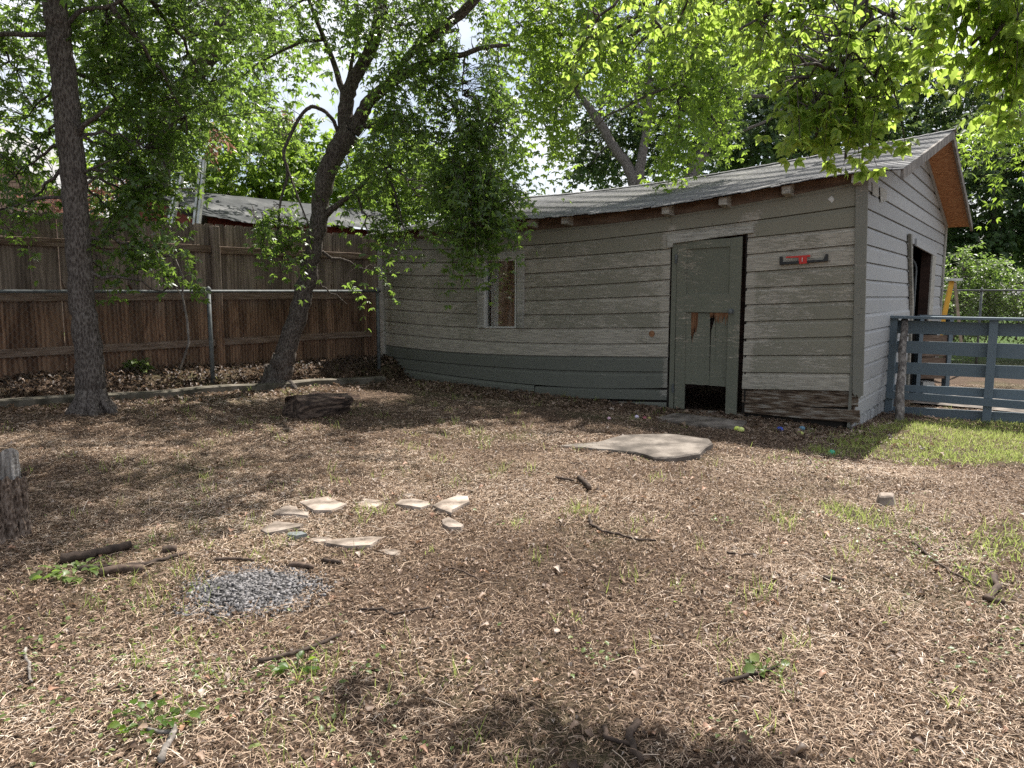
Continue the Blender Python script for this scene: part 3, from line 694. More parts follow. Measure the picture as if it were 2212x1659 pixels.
# chain link fence in front of it
def chain(name, p0, dirv, k0, k1, zb0, zb1, zt, posts, label, pitch=.062, wr=.0016):
    dv = np.array(dirv); root = empty(name, (p0[0], p0[1], 0), math.atan2(dv[1], dv[0]), label=label, cat='fence')
    q = MB(); q.tube([(k0, 0, zt), ((k0 + k1) / 2, 0, zt - .004), (k1, 0, zt)], .019, 10); q.build('top_rail', M['galv'], root, False, smooth=True)
    for a in posts:
        q = MB(); zb = zb0 + (zb1 - zb0) * (a - k0) / (k1 - k0); q.tube([(a, 0, zb - .1), (a, 0, zt + .01)], .027, 12); q.tube([(a, 0, zt - .03), (a, 0, zt + .03), (a, 0, zt + .045), (a, 0, zt + .06)], [.031, .031, .02, .006], 12)
        q.build('post', M['galv'], root, False, smooth=True)
    # diamond wires: two families of 3-sided tubes
    vs = []; fs = []; H = zt - zb0 + .1
    for sgn in (1, -1):
        a = k0 - H
        while a < k1 + H:
            p = np.array([a, .004 * sgn, zb0 - .05]); qv = np.array([a + sgn * H * .9, .004 * sgn, zt - .01])
            # clip horizontally
            t0, t1 = 0.0, 1.0; dx = qv[0] - p[0]
            ta, tb = (k0 - p[0]) / dx, (k1 - p[0]) / dx; ta, tb = min(ta, tb), max(ta, tb); t0, t1 = max(t0, ta), min(t1, tb)
            if t1 > t0 + .01:
                A_, B_ = p + (qv - p) * t0, p + (qv - p) * t1; n = len(vs)
                for X_ in (A_, B_):
                    for t in (0, 2.09, 4.19): vs.append((X_[0], X_[1] + wr * math.cos(t), X_[2] + wr * 1.3 * math.sin(t)))
                fs += [(n, n + 1, n + 4, n + 3), (n + 1, n + 2, n + 5, n + 4), (n + 2, n, n + 3, n + 5)]
            a += pitch * 1.25
    mesh('wire_mesh', vs, fs, M['wire'], root, False, dict(rnd=[.5] * len(vs)))
    return root
cp = FA + FN * .35
chain('chain_link_fence', cp, FD, -2.6, 4.85, .32, .24, 1.4, (2.13, 4.8, -.9), 'low galvanised chain link fence in front of the brown picket fence')
# far chain link fence at right
chain('chain_link_fence', (7.5, 17.0), (1, -.03), 0, 14, -.2, -.2, 1.42, (3.0, 6.4, 9.5), 'taller chain link fence in front of the bushes behind the blue fence', .07, .003)
# kerb
mb = MB(); vs = []; fs = []
ks = np.linspace(-3, 4.6, 20)
for k in ks:
    for d, dz in ((.74, -.15), (.74, .075), (.72, .09), (.60, .09), (.58, .07), (.58, -.1)):
        X_, Y_, _ = fpt(k, d + .015 * math.sin(k * 5), 0); yy = float(ground(*fpt(k, .8, 0)[:2])); vs.append((X_, Y_, yy + dz + random.uniform(-.004, .004)))
for i in range(len(ks) - 1):
    for j in range(5): a = i * 6 + j; fs.append((a, a + 6, a + 7, a + 1))
mb.add(vs, fs); tag(mb.build('kerb', M['kerb']), 'low old concrete garden kerb holding the leaf bed below the picket fence', 'kerb')

# ------------------------------------------------------------ blue fence
FT = 2.12; fb0 = SO + V * FT + U * .03
bf = empty('blue_fence', (fb0[0], fb0[1], 0), ang, label='low blue painted fence of wide horizontal boards joined to the shed gable', cat='fence')
def BF(x, y, off=0.0):
    r = ray(x, y); t = ((fb0 @ V) - off) / (r[:2] @ V); P = EYE + r * t; return np.array([(P[:2] - fb0) @ U, P[2]])
x1f = 4.2
for k, (cx0, a0, a1, cx1, b0, b1, y0, y1) in enumerate([
    (480, 420, 535, 1200, 440, 555, -.0, .025), (470, 600, 705, 1200, 620, 745, -.0, .025), (450, 790, 890, 1180, 812, 925, -.0, .025),
    (440, 988, 1045, 1170, 1020, 1100, .0, .025), (435, 1042, 1105, 1160, 1095, 1165, -.13, -.105), (435, 1183, 1290, 1150, 1220, 1315, .0, .025)]):
    A = BF(*c8(cx0, a0)); B = BF(*c8(cx0, a1)); A2 = BF(*c8(cx1, b0)); B2 = BF(*c8(cx1, b1))
    up = np.poly1d(np.polyfit([A[0], A2[0]], [A[1], A2[1]], 1)); dn = np.poly1d(np.polyfit([B[0], B2[0]], [B[1], B2[1]], 1))
    q = MB(); n = 14; vs = []; fs = []
    for i in range(n + 1):
        x = .02 + (x1f - .02) * i / n; zu = float(up(min(x, 2.2))) + random.uniform(-.002, .002); zd = float(dn(min(x, 2.2))) + random.uniform(-.002, .002)
        vs += [(x, y0, zd), (x, y0, zu), (x, y1, zu), (x, y1, zd)]
    for i in range(n):
        for j in range(4): a = 4 * i + j; fs.append((a, a + 4, 4 * i + 4 + (j + 1) % 4, 4 * i + (j + 1) % 4))
    fs += [(0, 1, 2, 3), tuple(4 * n + j for j in (3, 2, 1, 0))]
    q.add(vs, fs, random.random(), [.2] * len(vs)); q.build('rail', M['bluepaint'], bf, False)
ztp = BF(*c8(900, 400))[1]
q = MB(); q.box(-.02, x1f, -.14, .06, ztp - .012, ztp + .02); q.build('cap_board', M['bluepaint'], bf, False, bevel=.003)
for a in (0.045, BF(*c8(1225, 700))[0], BF(*c8(1225, 700))[0] + 1.65):
    q = MB(); q.box(a - .045, a + .045, -.095, -.002, -.35, ztp - .014); q.build('post', M['bluepaint'], bf, False, bevel=.003)
# weathered pole
pa = gnd(*c8(400, 1305)); pb = at(*c8(452, 412), fb0[1] - .12)
pl = MB(); n = 12; pts = [pa + (pb - pa) * i / n + np.array([.008 * math.sin(i * 1.3), 0, 0]) for i in range(n + 1)]; pts[0] = pts[0] - np.array([0, 0, .05])
pl.tube(pts, [.052 - .012 * i / n + 0 for i in range(n + 1)], 14)
po = pl.build('wooden_pole', M['greypole'], smooth=True); tag(po, 'round weathered grey wooden pole standing against the left end of the blue fence', 'pole')
# slatted wooden bin behind it
bn0 = at(*c8(545, 1000), 11.6); bz = float(ground(bn0[0], bn0[1])); bn1 = at(*c8(832, 1000), 11.6)
wb = bn1[0] - bn0[0]
bi = empty('slatted_bin', (bn0[0], 11.6, bz), 0, label='blue framed bin with brown plank side standing at the garage opening behind the blue fence', cat='bin')
ht = at(*c8(700, 372), 11.6)[2] - bz
q = MB(); q.box(0, wb, 0, .09, ht - .04, ht); q.build('top_rail', M['bluepaint'], bi, False)
for x in (0, wb - .05): q = MB(); q.box(x, x + .06, -.03, .09, .0, ht - .045); q.build('post', M['bluepaint'], bi, False)
q = MB()
for i in range(6): q.box(.06, wb - .055, .0, .02, .30 + i * .115, .40 + i * .115)
q.build('plank_side', M['rail'], bi, False)
q = MB(); q.box(.05, wb - .05, .3, .32, .0, ht - .1); q.build('back_panel', M['dark'], bi, False)
q = MB(); q.box(wb * .3, wb * .65, .05, .25, .03, .24); o = q.build('pail', M['whitepaint'], None, True); o.location = (bn0[0], 11.6, bz)
tag(o, 'small square white pail standing inside the bottom of the blue bin', 'pail'); 

# ------------------------------------------------------------ slabs, stones, log, stump
def flat_stone(name, D, th, mat, lift=.0, parent=None, tilt=0, rough=.006, skirt=.02, **k):
    P = [gnd(x, y) for x, y in D]; c = sum(P) / len(P); ring = []
    for i in range(len(P)):
        a, b = P[i], P[(i + 1) % len(P)]
        m_ = max(1, int(np.linalg.norm(b - a) / .09))
        for j in range(m_): q = a + (b - a) * j / m_; q = q + np.array([random.uniform(-1, 1), random.uniform(-1, 1), 0]) * rough; ring.append(q)
    n = len(ring); zt = c[2] + th * .55 + .004 + lift; vs = []
    for s, dz in ((1.015, -th - .12), (1.01, -.012), (.985, 0.0), (.6, .003), (.25, .002)):
        for q in ring: vs.append((c[0] + (q[0] - c[0]) * s, c[1] + (q[1] - c[1]) * s, zt + dz + tilt * (q[1] - c[1]) + random.uniform(-1, 1) * (.003 if dz > -.1 else 0)))
    vs.append((c[0], c[1], zt)); fs = []
    for r_ in range(4):
        for i in range(n): fs.append((r_ * n + i, r_ * n + (i + 1) % n, (r_ + 1) * n + (i + 1) % n, (r_ + 1) * n + i))
    fs += [(4 * n + i, 4 * n + (i + 1) % n, 5 * n) for i in range(n)]
    vs = np.array(vs) - np.array([c[0], c[1], c[2]])
    o = mesh(name, vs, fs, mat, attrs=dict(rnd=[random.random()] * len(vs))); o.location = c; return tag(o, **k)
slab_D = [(1205, 966), (1290, 960), (1345, 948), (1440, 952), (1530, 964), (1538, 972), (1520, 980), (1512, 992), (1460, 1000), (1410, 998), (1370, 985), (1290, 974)]
flat_stone('concrete_slab', slab_D, .075, M['concrete'], label='broken concrete slab lying on the ground before the shed door', cat='slab')
flat_stone('door_step', [(1415, 906), (1460, 900), (1612, 918), (1600, 930), (1560, 928), (1450, 915)], .045, M['concrete'], label='narrow concrete step right under the shed door', cat='step')
def z4(x, y): return ((700 + x / 2.765) / 1.3562, (1100 + y / 2.765) / 1.3562)
stones = [
 ([(280, 1160), (290, 1125), (390, 1065), (470, 1080), (480, 1110), (560, 1140), (560, 1170), (440, 1150), (330, 1150)], .03, 'smaller dark flagstone at the upper left of the ring'),
 ([(495, 1045), (560, 1015), (730, 995), (800, 1040), (880, 1070), (740, 1130), (600, 1130), (540, 1080)], .03, 'largest grey flagstone at the back left of the ring'),
 ([(930, 1040), (1010, 1005), (1140, 1020), (1180, 1050), (1090, 1090), (1040, 1085)], .012, 'flagstone half sunk at the back middle of the ring'),
 ([(1255, 1070), (1300, 1030), (1420, 1020), (1540, 1045), (1560, 1075), (1480, 1100), (1350, 1085)], .035, 'oblong flagstone with a dark front edge at the back right of the ring'),
 ([(1560, 1090), (1650, 1050), (1770, 1008), (1850, 1020), (1870, 1060), (1800, 1090), (1730, 1130), (1720, 1150), (1640, 1120)], .05, 'raised flagstone with a mossy dark front, farthest right at the back of the ring'),
 ([(1650, 1190), (1690, 1165), (1760, 1190), (1830, 1240), (1800, 1270), (1700, 1260), (1650, 1230)], .03, 'small pale flagstone alone at the right of the ring'),
 ([(175, 1280), (230, 1240), (300, 1200), (440, 1225), (520, 1235), (500, 1260), (330, 1295), (230, 1310)], .035, 'pale flagstone at the far left of the ring'),
 ([(550, 1340), (640, 1310), (740, 1330), (760, 1350), (640, 1365)], .008, 'thin buried flagstone beside the grey tile'),
 ([(680, 1390), (780, 1365), (950, 1340), (1080, 1320), (1165, 1320), (1130, 1360), (1060, 1410), (880, 1420), (750, 1400)], .03, 'long pale flagstone at the front of the ring'),
 ([(1130, 1430), (1220, 1400), (1320, 1430), (1310, 1460), (1220, 1465)], .006, 'flagstone almost buried in straw at the front right of the ring'),
 ([(355, 1375), (430, 1360), (490, 1375), (440, 1390)], .01, 'small grey flagstone in front of the grey tile'),
 ([(1320, 975), (1400, 972), (1425, 985), (1380, 1000), (1340, 995)], .02, 'small stone behind the oblong flagstone')]
for D, th, lb in stones:
    flat_stone('flagstone', [z4(*p) for p in D], th, M['stone'], label=lb, cat='stone', group='flagstones laid in a rough ring')
M['tile'] = nm('grey_tile', [(.3, (.12, .13, .13)), (.7, (.19, .20, .20))], 6, bmp=.2)
tl = flat_stone('roof_tile', [z4(390, 1325), z4(405, 1295), z4(510, 1295), z4(555, 1325), z4(470, 1345)], .04, M['tile'], label='small dark grey ribbed tile piece lying on the flagstone ring', cat='tile', rough=.001)
# loose block at right
P = gnd(1912, 1092); q = MB()
q.hexa([(-.075, -.05, -.02), (.055, -.06, -.02), (.085, .03, -.02), (-.05, .05, -.02), (-.055, -.035, .07), (.02, -.04, .075), (.07, .03, .082), (-.02, .05, .078)])
o = q.build('stone_block', M['stone'], bevel=.008); o.location = P; tag(o, 'chunky pale stone block lying alone in the right of the yard', 'stone')
# log
la = gnd(640, 905); lb_ = gnd(742, 893); ctr = (la + lb_) / 2; dv = lb_ - la; Ln = np.linalg.norm(dv)
lg = empty('log', tuple(ctr), math.atan2(dv[1], dv[0]), label='short rotten log lying in a sunlit patch near the leaning tree', cat='log')
n = 18; m = 22; vs = []; fs = []
for i in range(n + 1):
    s = i / n; x = (s - .5) * Ln * 1.12; r0 = .155 - .045 * s
    for j in range(m):
        t = 2 * math.pi * j / m; rr = r0 * (1 + .07 * math.sin(3 * t + 1) + .05 * math.sin(7 * t + s * 3) + random.uniform(-.02, .02))
        if s > .5: rr *= 1 - .25 * (s - .5) * (1 + math.sin(2 * t))
        vs.append((x + (.03 * math.sin(5 * t) if i in (0, n) else 0), rr * math.cos(t), .10 + rr * math.sin(t)))
for i in range(n):
    for j in range(m): fs.append((i * m + j, i * m + (j + 1) % m, (i + 1) * m + (j + 1) % m, (i + 1) * m + j))
fs += [tuple(range(m)), tuple(range(n * m, (n + 1) * m))[::-1]]
mesh('log_body', vs, fs, M['deadwood'], lg, False, dict(rnd=[.5] * len(vs)))
q = MB()
for i in range(22):
    x = random.uniform(-.12, .24); y = random.uniform(-.09, .05); z = .245 - .14 * (x + .1) - abs(y) * .5
    q.bar((x, y, z), (x + random.uniform(.12, .25), y + random.uniform(-.04, .04), z - random.uniform(0, .03)), random.uniform(.012, .04), .012)
M['splint'] = nm('pale_splinter', [(.3, (.26, .16, .11)), (.7, (.42, .30, .22))], 6, (1, 1, 1)); q.build('splinters', M['splint'], lg, False)
# stump at the left edge
sb = gnd(8, 1158); topz = at(10, 985, sb[1])[2] - sb[2]; rs = abs(at(44, 1100, sb[1])[0] - sb[0])
st = empty('tree_stump', tuple(sb), 0, label='cut grey tree stump with flaking bark at the left edge of the yard', cat='stump')
def stump_shell(z0, z1, add, nm_, mt, rough_, rag=0.0):
    n = 26; m = 90; vs = []; fs = []
    for i in range(n + 1):
        s = z0 + (z1 - z0) * i / n
        for j in range(m):
            t = 2 * math.pi * j / m; fur = (abs(math.sin(7 * t + 1.2 * math.sin(3 * t) + s * 1.5)) ** .5 - .7) * rough_ * 2.2
            s2 = s + (rag * math.sin(5 * t + 1) * math.sin(11 * t) if i == n else 0)
            rr = rs * (1.08 - .14 * s + .5 * max(0, .15 - s)) * (1 + .04 * math.sin(5 * t + 2)) + fur + random.uniform(-rough_, rough_) * .5 + add
            vs.append((rr * math.cos(t), rr * math.sin(t), -.05 + s2 * (topz + .05 + (.03 * math.cos(t) - .02 * math.sin(3 * t)) * s2)))
    for i in range(n):
        for j in range(m): fs.append((i * m + j, i * m + (j + 1) % m, (i + 1) * m + (j + 1) % m, (i + 1) * m + j))
    mesh(nm_, vs, fs, mt, st, False, dict(rnd=[.5] * len(vs)))
    return vs, m
M['stumpbark'] = bark('stump_bark', [(.35, (.03, .021, .016)), (.55, (.11, .08, .062)), (.75, (.24, .19, .155))])
M['stumpwood'] = nm('weathered_wood', [(.36, (.09, .08, .072)), (.5, (.22, .205, .19)), (.64, (.42, .40, .375))], 12, (4, 4, .35), bmp=1, bscale=20)
stump_shell(0, .74, .018, 'bark', M['stumpbark'], .012, .05)
vs, m = stump_shell(.55, 1.0, 0, 'bare_wood', M['stumpwood'], .005)
q = MB(); q.add(vs[-m:] + [(0, 0, topz)], [(j, (j + 1) % m, m) for j in range(m)])
M['cutwood'] = nm('cut_wood', [(.35, (.05, .042, .036)), (.6, (.17, .155, .14))], 10, (1, 1, 1), bmp=.8); q.build('cut_top', M['cutwood'], st, False)

# ------------------------------------------------------------ sticks and small litter things
def stick(D, r0, r1, label, name='stick', mat='stick', lift=.012, fork=None):
    P = [gnd(x, y) + np.array([0, 0, lift + r0 * .6]) for x, y in D]; Q = []
    for i in range(len(P) - 1):
        for j in range(4): Q.append(P[i] + (P[i + 1] - P[i]) * j / 4 + np.array([random.uniform(-1, 1), random.uniform(-1, 1), random.uniform(-.4, .6)]) * .006)
    Q.append(P[-1]); c = Q[0].copy(); n = len(Q); q = MB()
    q.tube([x - c for x in Q], [r0 + (r1 - r0) * i / n for i in range(n)], 7, random.random(), jit=.15)
    if fork:
        F_ = [gnd(x, y) + np.array([0, 0, lift + r1]) - c for x, y in fork]; q.tube(F_, [r1, r1 * .5][:1] * len(F_), 6, .4)
    o = q.build(name, M[mat], smooth=True); o.location = c; return tag(o, label, 'stick', 'fallen sticks on the ground')
e1 = lambda x, y: (x / 1.659 / 1.3562, (1250 + y / 1.659) / 1.3562)
e2 = lambda x, y: ((1000 + x / 1.659) / 1.3562, (1250 + y / 1.659) / 1.3562)
e3 = lambda x, y: ((2000 + x / 1.659) / 1.3562, (1250 + y / 1.659) / 1.3562)
stick([e1(305, 668), e1(420, 655), e1(520, 625), e1(640, 600)], .026, .02, 'thick brown stick, topmost of the bundle right of the stump')
stick([e1(380, 712), e1(560, 702), e1(720, 690), e1(810, 660), e1(905, 630)], .015, .008, 'long dark stick angled up at its right end, in the bundle right of the stump')
stick([e1(480, 735), e1(600, 715), e1(700, 712)], .02, .018, 'short dark stick at the bottom of the bundle right of the stump')
stick([e1(790, 620), e1(860, 615)], .02, .02, 'stubby broken stick end at the right of the bundle')
stick([e1(1050, 662), e1(1150, 658), e1(1235, 668)], .010, .007, 'thin dark stick just above the gravel patch')
stick([e1(1400, 692), e1(1450, 690), e1(1520, 705)], .014, .012, 'short dark stick at the upper right of the gravel patch')
stick([e1(1565, 662), e1(1600, 670), e1(1650, 678)], .012, .01, 'short stick between the gravel patch and the flagstones')
stick([e1(1260, 1165), e1(1400, 1130), e1(1500, 1100), e1(1659, 1030)], .010, .007, 'long crooked stick below and right of the gravel patch')
stick([e1(785, 1655), e1(800, 1590), e1(845, 1520), e1(850, 1480)], .012, .007, 'pale forked stick at the bottom left edge of the photo', fork=[e1(840, 1510), e1(770, 1510), e1(710, 1495)], mat='greypole')
stick([e1(120, 1100), e1(140, 1170), e1(155, 1260)], .006, .005, 'thin pale stick standing upright in view at the lower left', mat='greypole')
stick([e2(1160, 268), e2(1185, 290), e2(1205, 318)], .022, .016, 'short thick stub of branch lying in front of the slab')
stick([e2(1040, 258), e2(1080, 268), e2(1130, 275)], .012, .008, 'dark twig left of the branch stub')
stick([e2(1105, 182), e2(1170, 190), e2(1205, 215), e2(1212, 245)], .004, .003, 'thin bowed twig near the slab corner')
stick([e2(1205, 445), e2(1215, 490), e2(1270, 525), e2(1350, 540), e2(1440, 565), e2(1530, 568)], .010, .005, 'long curved stick right of the flagstone ring')
stick([e2(1270, 1480), e2(1290, 1540), e2(1350, 1555), e2(1430, 1575)], .009, .006, 'thin bent stick at the bottom centre')
stick([e2(1440, 1470), e2(1400, 1520), e2(1410, 1590), e2(1460, 1655)], .014, .009, 'thick crooked stick at the bottom centre edge')
stick([e2(540, 700), e2(610, 730), e2(690, 770)], .005, .004, 'fine twig in the middle of the yard')
stick([e2(90, 905), e2(200, 903), e2(260, 930), e2(330, 910), e2(430, 895)], .006, .004, 'thin wavy twig right of the gravel patch')
stick([e3(190, 1270), e3(280, 1235), e3(370, 1220), e3(470, 1185)], .010, .006, 'dark stick with green leaves at the lower right')
stick([e3(1120, 575), e3(1200, 650), e3(1300, 720), e3(1440, 795)], .009, .005, 'long straight stick left of the grass tuft at right')
stick([e3(690, 755), e3(780, 765)], .014, .010, 'short chunky stick in the right of the yard')
stick([e3(1500, 740), e3(1530, 800), e3(1480, 860), e3(1560, 880)], .018, .012, 'knotted dark branch piece near the right edge')
stick([e3(210, 625), e3(280, 638), e3(350, 632)], .006, .004, 'slender twig right of the yard centre')
def egg(x, y, s, col, label, cat='toy egg', sq=1.0, grp=None, nm_='plastic_egg'):
    k = 'p_%.2f_%.2f_%.2f' % col
    if k not in M: M[k] = nm('coloured_plastic', [(.3, col), (.7, tuple(min(1, c * 1.2) for c in col))], 5, bmp=0, rough=.35)
    P = gnd(x, y); q = MB(); n = 10; pts = []; rr = []
    for i in range(n + 1):
        t = math.pi * i / n; pts.append((s * 1.3 * (1 - math.cos(t)) - s * 1.3, 0, s * sq)); rr.append(max(.0005, s * math.sin(t) * (1.05 - .12 * i / n)))
    q.tube(pts, rr, 14); o = q.build(nm_, M[k], smooth=True); o.location = P; o.rotation_euler = (0, 0, random.uniform(0, 3)); return tag(o, label, cat, grp)
z5 = lambda x, y: ((1500 + x / 2.212) / 1.3562, (1150 + y / 2.212) / 1.3562)
egg(*z5(1458, 250), .026, (.55, .62, .12), 'left yellow-green plastic egg of the pair at the right end of the step', grp='small plastic eggs lying in the litter')
egg(*z5(1482, 258), .028, (.58, .62, .20), 'right yellow-green plastic egg of the pair at the right end of the step', grp='small plastic eggs lying in the litter')
egg(*z5(808, 172), .024, (.55, .48, .62), 'pale lilac plastic egg in the litter left of the door step', grp='small plastic eggs lying in the litter')
egg(*z5(628, 180), .020, (.55, .36, .42), 'pale pink plastic egg farthest left in the litter before the wall', grp='small plastic eggs lying in the litter')
egg(*z5(860, 175), .018, (.30, .07, .10), 'dark red plastic egg between the lilac and the olive one', grp='small plastic eggs lying in the litter')
egg(*z5(890, 178), .018, (.30, .28, .08), 'olive plastic egg beside the end of the door step', grp='small plastic eggs lying in the litter')
egg(*z5(1735, 250), .032, (.02, .05, .28), 'dark blue plastic scrap lying below the rotten shed boards', 'plastic scrap', .5, nm_='plastic_scrap')
egg(*z5(1878, 248), .026, (.10, .20, .27), 'grey-blue plastic egg below the rotten shed boards', grp='small plastic eggs lying in the litter')
egg(*z5(1868, 275), .026, (.34, .36, .10), 'dull yellow plastic scrap in front of the grey-blue egg', 'plastic scrap', .5, nm_='plastic_scrap')
egg(*z5(2070, 400), .030, (.02, .28, .16), 'teal green plastic scrap in the grass tuft near the shed corner', 'plastic scrap', .4, nm_='plastic_scrap')

# ------------------------------------------------------------ neighbour's shed, ladders, house
nang = math.atan2(FD[1], FD[0])
e0 = at(457, 467, 10.9)
nb = empty('neighbour_shed', (e0[0], e0[1], 0), nang, label='low neighbouring shed with grey patched roof and red-brown walls behind the picket fence', cat='shed')
# local: x along the fence, y away from the yard
zE = e0[2]; zR = zE + .50
mb = MB(); vs = []; fs = []; nX, nY = 26, 9
for i in range(nX + 1):
    for j in range(nY + 1):
        x = -.10 + 4.6 * i / nX; s = j / nY; y = 1.35 * s
        z = zE + (zR - zE) * s - .05 * math.sin(math.pi * s) - .04 * math.sin(x * 2.1) * (1 - s) + random.uniform(-.006, .006)
        vs.append((x - .35 * s, y, z))
for i in range(nX):
    for j in range(nY): a = i * (nY + 1) + j; fs.append((a, a + nY + 1, a + nY + 2, a + 1))
mb.add(vs, fs)
for i in range(nX):      # torn front edge
    x = -.1 + 4.6 * i / nX; d = random.choice([.02, .03, .05, .12 if i in (5, 6, 14, 20) else .03]); z = zE - .04 * math.sin(x * 2.1)
    mb.add([(x, 0, z), (x + .177, 0, z), (x + .17, -.05 - d * .4, z - d), (x + .01, -.05, z - d * .8)], [(0, 1, 2, 3)])
mb.add([(-.45, 1.35, zR), (4.15, 1.35, zR), (4.3, 2.9, zE), (-.3, 2.9, zE)], [(0, 1, 2, 3)])
mb.build('roof', M['feltroof'], nb, False)
mb = MB(); mb.box(.05, 4.3, .18, .22, .1, zE - .0)
mb.add([(-.15, .18, .1), (-.15, 2.7, .1), (-.15, 2.7, zE), (-.25, 1.35, zR - .06), (-.15, .18, zE)], [(0, 1, 2, 3, 4)])
mb.build('wall', M['redwood'], nb, False)
q = MB(); q.bar((-.14, -.03, zE - .05), (-.47, 1.33, zR - .04), .03, .10); q.build('rake_board', M['dark'], nb, False)
q = MB(); q.bar((1.15, -.10, zE - .02), (2.2, -.12, zE - .30), .10, .02); q.build('loose_board', M['rail'], nb, False)
q = MB(); q.bar((3.5, -.25, zE - .10), (4.2, -.3, zE - .12), .30, .012, (0, .3, 1)); q.build('loose_sheet', M['feltroof'], nb, False)
# extension ladder
def LD(x, y, Y): return at(x, y, Y)
ld = empty('extension_ladder', tuple(LD(400, 470, 9.9)), 0, label='worn aluminium extension ladder standing behind the picket fence', cat='ladder')
for a, b in (((366, 476), (388, 375)), ((374, 476), (395, 372)), ((421, 476), (436, 346)), ((430, 476), (442, 348))):
    A, B = LD(*a, 9.85), LD(*b, 10.15); A2 = A + (A - B) * 1.2
    q = MB(); q.bar(A2, B, .028, .07, (0, 1, 0)); q.build('rail', M['alu'], ld)
for a, b in (((368, 451), (425, 451)), ((384, 406), (432, 407)), ((362, 500), (420, 500))):
    q = MB(); q.tube([LD(*a, 9.92), LD(*b, 9.92)], .016, 8); q.build('rung', M['alu'], ld)
# yellow step ladder beyond the blue fence
sl_ = empty('step_ladder', tuple(at(2055, 640, 15.5)), 0, label='yellow step ladder with a silver top standing half hidden behind the shed corner', cat='ladder')
M['yellow'] = nm('yellow_fibreglass', [(.3, (.55, .28, .02)), (.7, (.70, .38, .03))], 5, bmp=0, rough=.5)
for a, b in (((2056, 607), (2022, 760)),):
    q = MB(); q.bar(at(*a, 15.5), at(*b, 15.2), .09, .04, (0, 1, 0)); q.build('front_rail', M['yellow'], sl_)
q = MB(); q.bar(at(2062, 610, 15.5), at(2078, 760, 16.1), .06, .03, (0, 1, 0)); q.build('back_rail', M['alu'], sl_)
q = MB(); q.bar(at(2048, 604, 15.5), at(2073, 604, 15.5), .22, .05); q.build('top_cap', M['alu'], sl_)
# house far left
M['tansiding'] = nm('tan_house_siding', [(.3, (.30, .20, .145)), (.7, (.42, .30, .22))], 2, (1, 1, 8), rough=.8, bmp=.2)
h0 = at(-160, 300, 19.0)
hs = empty('neighbour_house', (h0[0], 19.0, 0), .12, label='tan sided gable house of the neighbours behind the leaves at the far left', cat='house')
def HX(x, y): P = at(x, y, 19.0); return (P[0] - h0[0], P[2])
prof = [HX(-420, 420), HX(-180, 215), HX(0, 338), HX(182, 462), HX(182, 800), HX(-420, 800)]
vs = [(x, 0, z) for x, z in prof] + [(x, 9, z) for x, z in prof]; n = 6
q = MB()
zz = prof[0][1]
q.add(vs, [tuple(range(n))[::-1], tuple(range(n, 2 * n))] + [(i, (i + 1) % n, (i + 1) % n + n, i + n) for i in range(n)])
for i in range(26):      # lap lines of the gable siding as real laps
    z = HX(0, 560)[1] + i * .18; xs_ = [HX(-400, 0)[0], None]
    if z < HX(0, 225)[1]:
        # slope limits
        (xa, za), (xb, zb), (xc, zc) = prof[0], prof[1], prof[3]
        L_ = xa + (xb - xa) * (z - za) / (zb - za) if z > za else xa; R_ = xb + (xc - xb) * (zb - z) / (zb - zc) if z > zc else xc
        if R_ - L_ > .3: q.add([(L_, -.02, z), (R_, -.02, z), (R_, -.001, z + .17), (L_, -.001, z + .17)], [(0, 1, 2, 3)])
q.build('wall', M['tansiding'], hs, False)
q = MB(); (xa, za), (xb, zb), (xc, zc) = prof[0], prof[1], prof[3]
for (p1, z1, p2, z2) in ((xa - .3, za - .25, xb, zb), (xb, zb, xc + .35, zc - .24)):
    q.hexa([(p1, -.4, z1), (p2, -.4, z2), (p2, 9.3, z2), (p1, 9.3, z1), (p1, -.4, z1 + .16), (p2, -.4, z2 + .16), (p2, 9.3, z2 + .16), (p1, 9.3, z1 + .16)])
q.build('roof', M['shingle'], hs, False)

# ------------------------------------------------------------ foliage
T_SIMPLE = (np.array([[0, 0, 0], [.5, .42, .06], [0, 1, -.12], [-.5, .42, .06]]), np.array([[0, 1, 2], [0, 2, 3]]))
T_LOBED = (np.array([[0, 0, 0], [.22, .18, .03], [.5, .40, .05], [.30, .52, .0], [.34, .70, .02], [0, 1, -.12], [-.34, .70, .02], [-.30, .52, 0], [-.5, .40, .05], [-.22, .18, .03]]),
           np.array([[0, 1, 9], [1, 2, 3], [1, 3, 9], [3, 7, 9], [7, 8, 9], [3, 4, 5], [5, 6, 7], [3, 5, 7]]))
T_OVATE = (np.array([[0, 0, 0], [.30, .16, .05], [0, .20, 0], [-.30, .16, .05], [.5, .40, .09], [0, .45, -.01], [-.5, .40, .09], [.30, .70, .05], [0, .74, -.05], [-.30, .70, .05], [0, 1, -.16]]),
           np.array([[0, 1, 2], [0, 2, 3], [1, 4, 5], [1, 5, 2], [2, 5, 6], [2, 6, 3], [4, 7, 8], [4, 8, 5], [5, 8, 9], [5, 9, 6], [7, 10, 8], [8, 10, 9]]))
def nrm(a): return a / (np.linalg.norm(a, axis=-1, keepdims=True) + 1e-9)
def instance(P, D, S, length, width, tmpl):
    """leaf template copied on points P with axis D, side S"""
    Tv, Tf = tmpl; N_ = nrm(np.cross(S, D)); n = len(P); k = len(Tv)
    Vv = P[:, None, :] + (S[:, None, :] * (Tv[None, :, 0:1] * width[:, None, None]) + D[:, None, :] * (Tv[None, :, 1:2] * length[:, None, None]) + N_[:, None, :] * (Tv[None, :, 2:3] * length[:, None, None]))
    Ff = Tf[None] + (np.arange(n) * k)[:, None, None]
    return Vv.reshape(-1, 3), Ff.reshape(-1, Tf.shape[1]), k
UP = np.array([0, 0, 1.0])
